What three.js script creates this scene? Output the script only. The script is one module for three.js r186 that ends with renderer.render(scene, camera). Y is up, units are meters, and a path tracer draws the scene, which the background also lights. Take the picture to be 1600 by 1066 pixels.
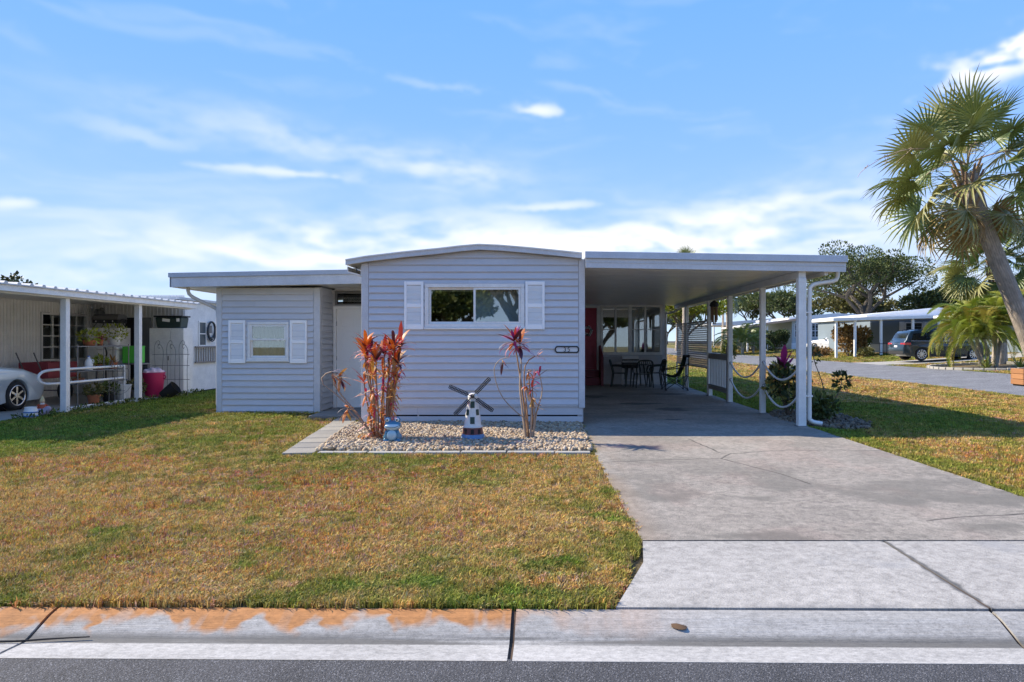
import * as THREE from 'three';
import { mergeGeometries, mergeVertices, toCreasedNormals } from 'three/addons/utils/BufferGeometryUtils.js';
import { RoundedBoxGeometry } from 'three/addons/geometries/RoundedBoxGeometry.js';
import { MarchingCubes } from 'three/addons/objects/MarchingCubes.js';

// ---------------------------------------------------------------- camera, sky, sun
const scene = new THREE.Scene();
const camera = new THREE.PerspectiveCamera(53.1, 1600 / 1066, 0.05, 1200);
camera.position.set(0, 1.434, 0);
camera.lookAt(0, 1.434, -10);
camera.setViewOffset(1600, 1066, -55, 0, 1600, 1066);      // shifted lens, verticals stay upright

const renderer = new THREE.WebGLRenderer({ antialias: true });
renderer.toneMapping = THREE.LinearToneMapping;
renderer.toneMappingExposure = 2.3;
renderer.shadowMap.enabled = true;

const SUN_DIR = new THREE.Vector3(-1.187, 1, -0.42).normalize();
const sun = new THREE.DirectionalLight(new THREE.Color(1.0, 0.89, 0.72), 3.8);
sun.target.position.set(0, 0, -12); sun.position.copy(SUN_DIR).multiplyScalar(80).add(sun.target.position);
sun.castShadow = true; sun.shadow.radius = 1; sun.shadow.mapSize.set(4096, 4096);
Object.assign(sun.shadow.camera, { left: -40, right: 40, top: 40, bottom: -40, near: 1, far: 220 });
scene.add(sun, sun.target);

// ---------------------------------------------------------------- noise
function mulberry(a) { return () => { a |= 0; a = a + 0x6D2B79F5 | 0; let t = Math.imul(a ^ a >>> 15, 1 | a); t = t + Math.imul(t ^ t >>> 7, 61 | t) ^ t; return ((t ^ t >>> 14) >>> 0) / 4294967296; }; }
const R = mulberry(20240611);
const rr = (a, b) => a + (b - a) * R();
const pick = a => a[Math.floor(R() * a.length)];
const HT = new Float32Array(65536); { const q = mulberry(77); for (let i = 0; i < 65536; i++) HT[i] = q(); }
const hash2 = (i, j) => HT[((i * 73856093) ^ (j * 19349663) ^ ((i * j) << 3)) & 65535];
const sm = t => t * t * (3 - 2 * t);
function vn(x, y, per = 0) {
  let i = Math.floor(x), j = Math.floor(y); const fx = sm(x - i), fy = sm(y - j); let i1 = i + 1, j1 = j + 1;
  if (per) { i = ((i % per) + per) % per; j = ((j % per) + per) % per; i1 = ((i1 % per) + per) % per; j1 = ((j1 % per) + per) % per; }
  const a = hash2(i, j), b = hash2(i1, j), c = hash2(i, j1), d = hash2(i1, j1);
  return a + (b - a) * fx + (c - a) * fy + (a - b - c + d) * fx * fy;
}
function fbm(x, y, oct = 4, per = 0) { let s = 0, a = 0.5, n = 0; for (let o = 0; o < oct; o++) { s += a * vn(x + o * 17.3, y + o * 9.1, per); n += a; x *= 2; y *= 2; per *= 2; a *= 0.5; } return s / n; }
const clamp = (v, a = 0, b = 1) => Math.min(b, Math.max(a, v));
const smooth = (a, b, v) => sm(clamp((v - a) / (b - a)));
const mix = (a, b, t) => a + (b - a) * t;
const D2R = Math.PI / 180;

// ---------------------------------------------------------------- sky: clear winter blue with thin cirrus
{
  const W = 2048, H = 1024, data = new Float32Array(W * H * 4);
  const feats = [ // azimuth, elevation, half widths, tilt, amount (degrees)
    [-17, 15.0, 15, 1.5, -0.10, 0.55], [-7.5, 13.4, 4.5, 1.2, -0.1, 0.5], [-21.5, 12.9, 6, 0.42, -0.03, 0.75], [-31, 14.6, 4, 0.5, -0.1, 0.3],
    [-16, 8.6, 10, 1.7, 0.03, 0.7], [-20, 6.4, 14, 1.6, 0, 0.5], [-3, 7.6, 11, 2.0, 0.02, 0.95], [8, 6.6, 13, 1.9, 0.05, 0.9], [-0.5, 18.5, 2.2, 0.5, -0.08, 1.0], [0.3, 11, 4.5, 0.45, 0.03, 0.7],
    [18, 10.4, 9, 1.9, 0.12, 1.0], [15, 7.6, 9, 1.2, 0.1, 0.8], [34.5, 19.2, 5.5, 1.6, 0.25, 1.5], [31, 8.0, 9, 1.4, 0.06, 0.6], [-33, 4.6, 8, 1.1, 0, 0.75], [-38, 9.2, 2, 0.5, 0.15, 0.7], [-9, 20.2, 5, 0.4, -0.05, 0.25],
    [-62, 12, 16, 2, 0.05, 0.8], [60, 13, 16, 2, 0.06, 0.8], [95, 9, 20, 2.4, 0, 0.8], [140, 13, 22, 2.6, 0.04, 0.9], [-170, 9, 22, 2.4, 0, 0.9], [-120, 11, 22, 2.4, 0.03, 0.8], [-95, 22, 18, 2.5, 0.06, 0.6], [165, 27, 20, 3, 0.05, 0.5], [80, 30, 18, 3, 0.05, 0.5]];
  for (let y = 0; y < H; y++) {
    const el = ((y + 0.5) / H - 0.5) * 180, e = Math.max(el, 0);
    const k = 1 - Math.exp(-e / 11), k2 = smooth(20, 75, e);
    const br = mix(mix(0.52, 0.108, k), 0.08, k2), bg = mix(mix(0.65, 0.305, k), 0.24, k2), bb = mix(mix(0.78, 0.80, k), 0.66, k2);
    for (let x = 0; x < W; x++) {
      const phi = ((x + 0.5) / W - 0.5) * 2 * Math.PI;             // atan2(z, x)
      let az = Math.atan2(Math.cos(phi), -Math.sin(phi)) / D2R;    // from -z towards +x
      let c = 0;
      if (el > 0 && el < 60) {
        const wob = fbm(az * 0.12 + 40, el * 0.25, 3) - 0.5;
        const streak = fbm(az * 0.16 + 9 + wob * 2, (el + az * 0.05) * 0.85 + wob * 3, 5);
        const puff = fbm(az * 0.55 + 3 + wob, el * 1.5 + 20, 5);
        c = smooth(0.5, 0.9, streak) * 0.16 * (1 - smooth(18, 45, el)) + smooth(0.25, 0.85, streak) * 0.4 * Math.exp(-Math.pow((el - 6) / 4, 2));
        for (const [fa, fe, wa, we, ti, am] of feats) {
          let da = az - fa; if (da > 180) da -= 360; if (da < -180) da += 360;
          if (Math.abs(da) > wa * 2.2) continue;
          const de = el - fe - da * ti + wob * 1.2;
          const g = Math.exp(-(da * da) / (wa * wa) - (de * de) / (we * we));
          if (g > 0.01) c += am * g * (we < 0.7 || am > 1.2 ? smooth(0.45, 0.68, puff * 0.75 + g * 0.35) : smooth(0.18, 0.68, streak * 0.55 + puff * 0.45));
        }
        c = clamp(c * 0.82, 0, 1) * smooth(0, 1.5, el);
      }
      const o = (y * W + x) * 4;
      const sk = 1 / 1.52; data[o] = mix(br, 0.74, c) * sk; data[o + 1] = mix(bg, 0.755, c) * sk; data[o + 2] = mix(bb, 0.79, c) * sk; data[o + 3] = 1;
    }
  }
  const t = new THREE.DataTexture(data, W, H, THREE.RGBAFormat, THREE.FloatType);
  t.mapping = THREE.EquirectangularReflectionMapping; t.magFilter = t.minFilter = THREE.LinearFilter; t.wrapS = THREE.RepeatWrapping; t.needsUpdate = true;
  scene.background = t; scene.environment = t;
}

// ---------------------------------------------------------------- textures
function tex(w, h, fn, { srgb = true, repeat = true } = {}) {   // fn(x, y) -> [r, g, b] linear 0..1 (colour) or grey
  const d = new Uint8Array(w * h * 4);
  const enc = v => { v = clamp(v); return Math.round(255 * (v <= 0.0031308 ? v * 12.92 : 1.055 * Math.pow(v, 1 / 2.4) - 0.055)); };
  for (let y = 0; y < h; y++) for (let x = 0; x < w; x++) {
    const c = fn(x, y), o = (y * w + x) * 4;
    if (typeof c === 'number') { d[o] = d[o + 1] = d[o + 2] = Math.round(255 * clamp(c)); } else { for (let k = 0; k < 3; k++) d[o + k] = srgb ? enc(c[k]) : Math.round(255 * clamp(c[k])); }
    d[o + 3] = 255;
  }
  const t = new THREE.DataTexture(d, w, h, THREE.RGBAFormat); t.magFilter = THREE.LinearFilter; t.minFilter = THREE.LinearMipmapLinearFilter; t.generateMipmaps = true;
  t.wrapS = t.wrapT = repeat ? THREE.RepeatWrapping : THREE.ClampToEdgeWrapping; if (srgb) t.colorSpace = THREE.SRGBColorSpace; t.needsUpdate = true; return t;
}
const scaleTex = (t, sx, sy) => { const c = t.clone(); c.repeat.set(sx, sy); c.needsUpdate = true; return c; };
const grainTex = tex(512, 512, (x, y) => { const v = 0.86 + 0.2 * (fbm(x / 64, y / 64, 5, 8) - 0.5) + 0.12 * (fbm(x / 8, y / 8, 2, 64) - 0.5); return [v, v, v * 0.99]; });
const fineBump = tex(512, 512, (x, y) => 0.5 + 0.5 * (fbm(x / 8, y / 8, 4, 64) - 0.5) + 0.4 * (hash2(x, y + 31) - 0.5), { srgb: false });
const asphaltTex = tex(1024, 1024, (x, y) => { const h = hash2(x >> 1, y >> 1), p = fbm(x / 170.6, y / 170.6, 4, 6); const v = 0.055 + 0.035 * (p - 0.5) + (h > 0.86 ? 0.17 * hash2(x >> 1, (y >> 1) + 7) : 0) - (h < 0.15 ? 0.03 : 0) + 0.05 * (hash2(x, y) - 0.5); return [v, v, v * 1.06]; });
const asphaltBump = tex(512, 512, (x, y) => clamp(0.3 + 0.7 * fbm(x / 4, y / 4, 2, 128)), { srgb: false });
const barkTex = tex(512, 512, (x, y) => { const r = fbm(x / 64, y / 16, 4, 8), f = fbm(x / 16, y / 128, 3, 32); const v = 0.17 + 0.22 * (r - 0.4) + 0.12 * (f - 0.5); return [v * 1.08, v, v * 0.88]; });
const barkBump = tex(512, 512, (x, y) => 0.6 * fbm(x / 64, y / 12.8, 4, 8) + 0.4 * fbm(x / 16, y / 64, 3, 32), { srgb: false });
const woodTex = tex(512, 512, (x, y) => { const g = fbm(x / 128, y / 6, 4, 4), v = 0.75 + 0.5 * (g - 0.5); return [v, v * 0.97, v * 0.93]; });
const vinylTex = tex(1024, 1024, (x, y) => { const s = fbm(x / 256, y / 10, 3, 4), b = fbm(x / 128, y / 128, 4, 8); const v = 0.95 + 0.07 * (s - 0.5) + 0.10 * (b - 0.5) ; return [v, v, v * 0.985]; });
const vinylBump = tex(512, 512, (x, y) => fbm(x / 64, y / 4, 3, 8), { srgb: false });

// ---------------------------------------------------------------- materials
const C = (r, g, b) => new THREE.Color().setRGB(r, g, b);
function mat(c, rough = 0.6, o = {}) { return new THREE.MeshStandardMaterial({ color: Array.isArray(c) ? C(...c) : c, roughness: rough, side: THREE.DoubleSide, ...o }); }
function phys(c, rough, o = {}) { return new THREE.MeshPhysicalMaterial({ color: C(...c), roughness: rough, side: THREE.DoubleSide, ...o }); }
const M = {
  vinyl: mat([0.575, 0.575, 0.595], 0.5, { map: vinylTex, bumpMap: vinylBump, bumpScale: 0.0006 }),
  vinylTrim: mat([0.66, 0.655, 0.66], 0.5, { map: grainTex }),
  white: mat([0.90, 0.88, 0.84], 0.45, { map: grainTex }),
  whitePlain: mat([0.90, 0.88, 0.84], 0.4),
  fascia: mat([0.66, 0.66, 0.67], 0.4, { map: grainTex }),
  alu: mat([0.84, 0.82, 0.78], 0.38, { map: grainTex }),
  roofTop: mat([0.62, 0.63, 0.64], 0.5, { map: grainTex }),
  ceiling: mat([0.92, 0.895, 0.84], 0.34, { map: grainTex }),
  shutter: mat([0.92, 0.905, 0.875], 0.5),
  dark: mat([0.012, 0.012, 0.014], 0.7),
  blackMetal: mat([0.02, 0.02, 0.022], 0.45),
  inner: mat([0.20, 0.18, 0.16], 0.9),
  glass: phys([0.93, 0.97, 0.96], 0.015, { transmission: 1, thickness: 0, ior: 2.3 }),
  conc: mat([0.40, 0.38, 0.34], 0.9, { map: grainTex, bumpMap: fineBump, bumpScale: 0.003 }),
  redDoor: mat([0.46, 0.03, 0.075], 0.45, { map: grainTex }),
  maroon: mat([0.27, 0.045, 0.07], 0.6, { map: woodTex }),
  rope: mat([0.72, 0.71, 0.68], 0.9),
  greenPlastic: mat([0.008, 0.022, 0.02], 0.4),
  rubber: mat([0.02, 0.02, 0.02], 0.85),
  chrome: mat([0.62, 0.62, 0.63], 0.25, { metalness: 1 }),
  terracotta: mat([0.50, 0.17, 0.08], 0.8, { map: grainTex }),
  soil: mat([0.07, 0.045, 0.03], 1),
  galv: mat([0.22, 0.215, 0.21], 0.5, { metalness: 0.5 }),
};

const vinylSet = [1, 0.97, 1.03, 0.985].map((k, i) => { const m = M.vinyl.clone(); m.color.multiplyScalar(k); return m; });
// ---------------------------------------------------------------- object helpers
const taken = {};
function numbered(n) { if (!(n in taken)) { taken[n] = 0; return n; } taken[n]++; return n + '_' + String(taken[n]).padStart(3, '0'); }
function meta(o, label, category, group, kind) { if (label) o.userData.label = label; if (category) o.userData.category = category; if (group) o.userData.group = group; if (kind) o.userData.kind = kind; return o; }
function shade(o) { o.castShadow = true; o.receiveShadow = true; return o; }
function thing(name, label, category, pos = [0, 0, 0], turn = 0, group) { const o = new THREE.Group(); o.name = numbered(name); o.position.set(...pos); o.rotation.y = turn; scene.add(o); return meta(o, label, category, group); }
function part(parent, name, geo, m, label) {      // geometry in the parent's own axes
  const o = shade(new THREE.Mesh(Array.isArray(geo) ? join(geo) : geo, m)); o.name = name; parent.add(o); if (label) o.userData.label = label; return o;
}
function wpart(parent, name, geo, m, label) {     // geometry in world axes, the parent unturned
  let p = parent, x = 0, y = 0, z = 0; while (p && p !== scene) { x += p.position.x; y += p.position.y; z += p.position.z; p = p.parent; }
  const g = Array.isArray(geo) ? join(geo) : geo; g.translate(-x, -y, -z); return part(parent, name, g, m, label);
}
function single(name, geo, m, label, category, group, pos) {
  const o = shade(new THREE.Mesh(Array.isArray(geo) ? join(geo) : geo, m)); o.name = numbered(name); if (pos) o.position.set(...pos); scene.add(o); return meta(o, label, category, group);
}
function struct(name, geo, m) { const o = shade(new THREE.Mesh(Array.isArray(geo) ? join(geo) : geo, m)); o.name = numbered(name); o.userData.kind = 'structure'; scene.add(o); return o; }
function copyThing(o, pos, turn, label) { const c = o.clone(); c.name = numbered(o.name); c.userData = { ...o.userData }; if (label) c.userData.label = label; c.position.set(...pos); c.rotation.y = turn; scene.add(c); return c; }
function join(gs) { const list = gs.map(g => { const q = g.index ? g.toNonIndexed() : g; for (const k of Object.keys(q.attributes)) if (!['position', 'normal', 'uv', 'color'].includes(k)) q.deleteAttribute(k); return q; }); const col = list.some(g => g.attributes.color); for (const g of list) { if (!g.attributes.uv) g.setAttribute('uv', new THREE.BufferAttribute(new Float32Array(g.attributes.position.count * 2), 2)); if (!g.attributes.normal) g.computeVertexNormals(); if (col && !g.attributes.color) g.setAttribute('color', new THREE.BufferAttribute(new Float32Array(g.attributes.position.count * 3).fill(1), 3)); } return list.length === 1 ? list[0] : mergeGeometries(list); }
function boxUV(g, ox = 0, oy = 0) {               // texture coordinates in metres, by the way each face points
  if (g.index) g = g.toNonIndexed(); if (!g.attributes.normal) g.computeVertexNormals();
  const p = g.attributes.position, n = g.attributes.normal, uv = new Float32Array(p.count * 2);
  for (let i = 0; i < p.count; i++) { const ax = Math.abs(n.getX(i)), ay = Math.abs(n.getY(i)), az = Math.abs(n.getZ(i)); const x = p.getX(i), y = p.getY(i), z = p.getZ(i);
    if (ay >= ax && ay >= az) { uv[2 * i] = x + ox; uv[2 * i + 1] = z + oy; } else if (ax >= az) { uv[2 * i] = z + ox; uv[2 * i + 1] = y + oy; } else { uv[2 * i] = x + ox; uv[2 * i + 1] = y + oy; } }
  g.setAttribute('uv', new THREE.BufferAttribute(uv, 2)); return g;
}
// box between two corners
const bb = (x0, x1, y0, y1, z0, z1) => boxUV(new THREE.BoxGeometry(Math.abs(x1 - x0), Math.abs(y1 - y0), Math.abs(z1 - z0)).translate((x0 + x1) / 2, (y0 + y1) / 2, (z0 + z1) / 2));
// box between two corners with softened edges
const rb = (x0, x1, y0, y1, z0, z1, r = 0.008) => boxUV(new RoundedBoxGeometry(Math.abs(x1 - x0), Math.abs(y1 - y0), Math.abs(z1 - z0), 1, Math.min(r, 0.49 * Math.min(Math.abs(x1 - x0), Math.abs(y1 - y0), Math.abs(z1 - z0)))).translate((x0 + x1) / 2, (y0 + y1) / 2, (z0 + z1) / 2));
const V = (x, y, z) => new THREE.Vector3(x, y, z);
const tube = (pts, r, seg = 16, rad = 6, closed = false) => new THREE.TubeGeometry(new THREE.CatmullRomCurve3(pts.map(p => V(...p)), closed, 'catmullrom', 0.5), seg, r, rad, closed);
function rod(a, b, r0, r1 = r0, n = 7) { const A = V(...a), B = V(...b), g = new THREE.CylinderGeometry(r1, r0, A.distanceTo(B), n); g.applyQuaternion(new THREE.Quaternion().setFromUnitVectors(V(0, 1, 0), B.clone().sub(A).normalize())); const m = A.add(B).multiplyScalar(0.5); return g.translate(m.x, m.y, m.z); }
const lathe = (pts, n = 20) => new THREE.LatheGeometry(pts.map(p => new THREE.Vector2(...p)), n);
const shapeOf = pts => new THREE.Shape(pts.map(p => new THREE.Vector2(...p)));
const extr = (pts, d, bevel = 0, holes = []) => { const s = shapeOf(pts); for (const h of holes) s.holes.push(new THREE.Path(h.map(p => new THREE.Vector2(...p)))); return new THREE.ExtrudeGeometry(s, { depth: d, bevelEnabled: bevel > 0, bevelSize: bevel, bevelThickness: bevel, bevelSegments: 2, curveSegments: 12 }); };
const rectPts = (x0, x1, y0, y1) => [[x0, y0], [x1, y0], [x1, y1], [x0, y1]];
function taperTube(pts, radii, rad = 7) {          // a limb: rings along a bent line
  const c = new THREE.CatmullRomCurve3(pts.map(p => V(...p))), n = (pts.length - 1) * 3, g = new THREE.TubeGeometry(c, n, 1, rad);
  const p = g.attributes.position; for (let i = 0; i <= n; i++) { const q = c.getPointAt(i / n), f = i / n * (radii.length - 1), k = Math.min(Math.floor(f), radii.length - 2), r = mix(radii[k], radii[k + 1], f - k); for (let j = 0; j <= rad; j++) { const o = i * (rad + 1) + j; p.setXYZ(o, q.x + (p.getX(o) - q.x) * r, q.y + (p.getY(o) - q.y) * r, q.z + (p.getZ(o) - q.z) * r); } }
  g.computeVertexNormals(); return g;
}
function solid(fn, min, max, res = 40) {            // closed surface of a distance field
  const size = Math.max(max[0] - min[0], max[1] - min[1], max[2] - min[2]) / 2, c = [0, 1, 2].map(i => (min[i] + max[i]) / 2);
  const mc = new MarchingCubes(res, new THREE.MeshBasicMaterial(), false, false, 120000); mc.isolation = 0; const h = res / 2;
  for (let k = 0; k < res; k++) for (let j = 0; j < res; j++) for (let i = 0; i < res; i++) mc.field[i + j * res + k * res * res] = -fn(c[0] + (i - h) / h * size, c[1] + (j - h) / h * size, c[2] + (k - h) / h * size);
  mc.update(); const n = mc.count; const g = new THREE.BufferGeometry();
  const pos = new Float32Array(mc.positionArray.subarray(0, n * 3)); for (let i = 0; i < n; i++) for (let a = 0; a < 3; a++) pos[3 * i + a] = c[a] + pos[3 * i + a] * size;
  g.setAttribute('position', new THREE.BufferAttribute(pos, 3)); g.setAttribute('uv', new THREE.BufferAttribute(new Float32Array(n * 2), 2)); let q = mergeVertices(g, 1e-4); q.computeVertexNormals(); return q;
}
const smin = (a, b, k) => { const h = clamp(0.5 + 0.5 * (b - a) / k); return mix(b, a, h) - k * h * (1 - h); };
const ell = (x, y, z, cx, cy, cz, rx, ry, rz) => { const k = Math.hypot((x - cx) / rx, (y - cy) / ry, (z - cz) / rz); return (k - 1) * Math.min(rx, ry, rz); };
// height of the land: level on this side of the side street, rising gently beyond it
const land = (x, Z) => 0.17 * smooth(12.4, 18, x) + 0.62 * smooth(17, 30, x) + 0.5 * smooth(60, 140, Z);

// ================================================================ GROUND, STREETS, CURB, DRIVEWAY
const Zcurb = x => 3.665 - 0.0128 * x;
const inBed = (x, Z) => Z > 8.62 && Z < 11.7 && x < 0.57 && x > -2.93 - (Z - 8.65) * 0.135;
const inWalk = (x, Z) => Z > 8.55 && Z < 12.75 && Math.abs(x - (-3.16 - (Z - 8.65) * 0.128)) < 0.21 || (Z > 12.65 && Z < 14.5 && x > -4.5 && x < -3.1);
const creep = (x, Z) => 0.07 * fbm(x * 5, Z * 5 + 2, 2);
const inDrive = (x, Z) => (x > 0.57 + creep(1, Z) + 0.07 * smooth(9, 5, Z) && x < 4.39 - creep(9, Z) && Z > 4.8) || (Z <= 4.87 && x > mix(0.31, 0.62, clamp((Z - 3.66) / 1.2)) + creep(3, Z) && x < 4.9 - (Z - 3.66) * 0.45);
const inBuilt = (x, Z) => (x > -3.2 && x < 0.7 && Z > 11.55) || (x > -6.66 && x < -3.1 && Z > 13.6) || (x < -9.72 && Z > 9) || (x > 24 && Z > 46);
const inStreet = (x, Z) => x > 12.35 && x < 17.65;
const mulchR = (x, Z) => Math.hypot((x - 4.95) / 0.75, (Z - 12.55) / 1.55);
const farDrive = (x, Z) => Z > 35.6 && Z < 39.4 && x > 17.4;
const inPalmBed = (x, Z) => Math.hypot((x - 19.9) / 2.5, (Z - 30.6) / 2.7) < 1;
const isLawn = (x, Z) => Z > Zcurb(x) + 0.005 && !inBed(x, Z) && !inWalk(x, Z) && !inDrive(x, Z) && !inBuilt(x, Z) && !inStreet(x, Z) && mulchR(x, Z) > 1 && !farDrive(x, Z) && !inPalmBed(x, Z);
const weeds = [[0.5, 5.5, 0.2], [0.1, 4.45, 0.16], [-0.1, 4.35, 0.1], [-1.15, 3.95, 0.1], [-0.75, 4.05, 0.12], [0.52, 6.4, 0.2], [-1.9, 4.3, 0.12], [-0.2, 3.9, 0.1], [-1.35, 3.86, 0.16], [-2.3, 5.4, 0.14], [-3.3, 5.1, 0.16], [-2.7, 6.6, 0.2]];
function greenness(x, Z) {
  let g = 0.36 + 0.8 * (fbm(x * 0.55 + 5, Z * 0.5, 3) - 0.5) + 0.9 * (fbm(x * 2.6, Z * 2.2 + 8, 3) - 0.5) + 0.7 * (fbm(x * 9, Z * 9 + 3, 2) - 0.5);
  g += 0.30 * smooth(-2.6, -5.2, x) * smooth(7.0, 9.5, Z) + 0.13 * smooth(Zcurb(x) + 0.3, Zcurb(x), Z);
  if (x > 4) g += 0.42 * smooth(9, 6, x) * smooth(9.0, 11.5, Z) + 0.35 * smooth(5.2, 4.4, x) + 0.3 * smooth(11.2, 12.2, x) - 0.12 * smooth(8, 10, x);
  if (x < -6.6) g += 0.25;
  for (const [a, b, r] of weeds) { const d = Math.hypot(x - a, (Z - b)) + 0.28 * (fbm(x * 7, Z * 7, 3) - 0.5); if (d < r * 1.3) g += 0.75 * smooth(r * 1.3, r * 0.1, d) * vn(x * 25, Z * 25) * 1.5; }
  return g;
}
const cTan = [0.58, 0.42, 0.145], cRust = [0.47, 0.275, 0.08], cGreen = [0.30, 0.31, 0.055], cLush = [0.23, 0.33, 0.04], cStraw = [0.72, 0.58, 0.32];
function grassColor(x, Z, rnd) {
  const g = greenness(x, Z) + (rnd() - 0.5) * 0.42; const r = fbm(x * 1.1 + 31, Z * 1.1, 3);
  const dry = [0, 1, 2].map(k => mix(mix(cTan[k], cRust[k], smooth(0.48, 0.78, r + (rnd() - 0.5) * 0.3)), cStraw[k], rnd() < 0.2 ? 0.8 : 0));
  const wet = [0, 1, 2].map(k => mix(cGreen[k], cLush[k], smooth(0.75, 1.1, g)));
  const t = smooth(0.28, 0.66, g), v = 0.62 + 0.7 * rnd();
  return [0, 1, 2].map(k => mix(dry[k], wet[k], t) * v);
}
{ // one land sheet to the horizon, finer near the houses
  const xs = [-500, -250, -120, -70, -45, -30, -22], zs = [];
  for (let x = -16; x <= 24; x += 0.4) xs.push(x); xs.push(26, 28, 30, 33, 36, 40, 46, 55, 70, 100, 160, 300, 500);
  for (let z = 0; z <= 26; z += 0.35) zs.push(z); zs.push(28, 30, 33, 36, 40, 45, 50, 56, 64, 75, 90, 110, 140, 180, 260, 400, 700);
  const pos = [], col = [], uv = [], idx = []; const q = mulberry(5);
  zs.forEach((dz, j) => xs.forEach((x, i) => {
    const Z = Zcurb(clamp(x, -40, 40)) + dz, built = !isLawn(x, Z); let c = grassColor(x, Z, q);
    if (mulchR(x, Z) < 1.15 || inBed(x, Z)) c = [0.10, 0.075, 0.05]; else if (built) c = [0.09, 0.075, 0.055]; else c = c.map((v, k) => v * [0.62, 0.58, 0.6][k]);
    pos.push(x, land(x, Z) - 0.02, -Z); col.push(...c); uv.push(x, Z);
    if (i && j) { const a = j * xs.length + i, b = a - xs.length; idx.push(b - 1, b, a - 1, b, a, a - 1); }
  }));
  const g = new THREE.BufferGeometry(); g.setAttribute('position', new THREE.Float32BufferAttribute(pos, 3)); g.setAttribute('color', new THREE.Float32BufferAttribute(col, 3)); g.setAttribute('uv', new THREE.Float32BufferAttribute(uv, 2)); g.setIndex(idx); g.computeVertexNormals();
  const soilMap = tex(512, 512, (x, y) => { const v = 0.62 + 0.5 * (fbm(x / 8, y / 8, 3, 64) - 0.4) + 0.35 * (hash2(x, y) - 0.5); return [v, v, v * 0.95]; });
  struct('ground', g, mat([1, 1, 1], 1, { vertexColors: true, map: soilMap, bumpMap: fineBump, bumpScale: 0.02 }));
  // the other side of the street, behind the photographer
  struct('ground', boxUV(new THREE.PlaneGeometry(400, 120).rotateX(-Math.PI / 2).translate(0, -0.02, 65.5)), mat([0.22, 0.19, 0.07], 1, { map: soilMap }));
}
// front street, with the camera standing on it
{
  const m = mat([1, 1, 1], 0.88, { map: scaleTex(asphaltTex, 0.45, 0.45), bumpMap: scaleTex(asphaltBump, 1.6, 1.6), bumpScale: 0.006 });
  const g = boxUV(new THREE.PlaneGeometry(120, 8.6, 120, 10).rotateX(-Math.PI / 2)); g.translate(0, -0.072, -3.225 + 4.3);
  const p = g.attributes.position; for (let i = 0; i < p.count; i++) { const x = p.getX(i), z = p.getZ(i); p.setZ(i, z + 0.0128 * x + (z < -3.2 ? 0.012 * (vn(x * 6, 3) - 0.5) : 0)); }
  struct('street', g, m);
  // side street running away beside the corner lot
  const xs = [12.4, 13.6, 15, 16.4, 17.6], zs = []; for (let z = 3.3; z < 160; z += z < 40 ? 1.5 : 5) zs.push(z);
  const pos = [], uv = [], idx = []; zs.forEach((Z, j) => xs.forEach((x, i) => { const w = (i === 0 || i === 4) ? 0.12 * (vn(Z * 0.7, i) - 0.5) : 0; pos.push(x + w, land(x, Z) + 0.012, -Z); uv.push(x, Z); if (i && j) { const a = j * 5 + i, b = a - 5; idx.push(b - 1, b, a - 1, b, a, a - 1); } }));
  const s = new THREE.BufferGeometry(); s.setAttribute('position', new THREE.Float32BufferAttribute(pos, 3)); s.setAttribute('uv', new THREE.Float32BufferAttribute(uv, 2)); s.setIndex(idx); s.computeVertexNormals();
  struct('street', s, mat([2.6, 2.6, 2.5], 0.9, { map: scaleTex(asphaltTex, 0.45, 0.45) }));
}
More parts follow.
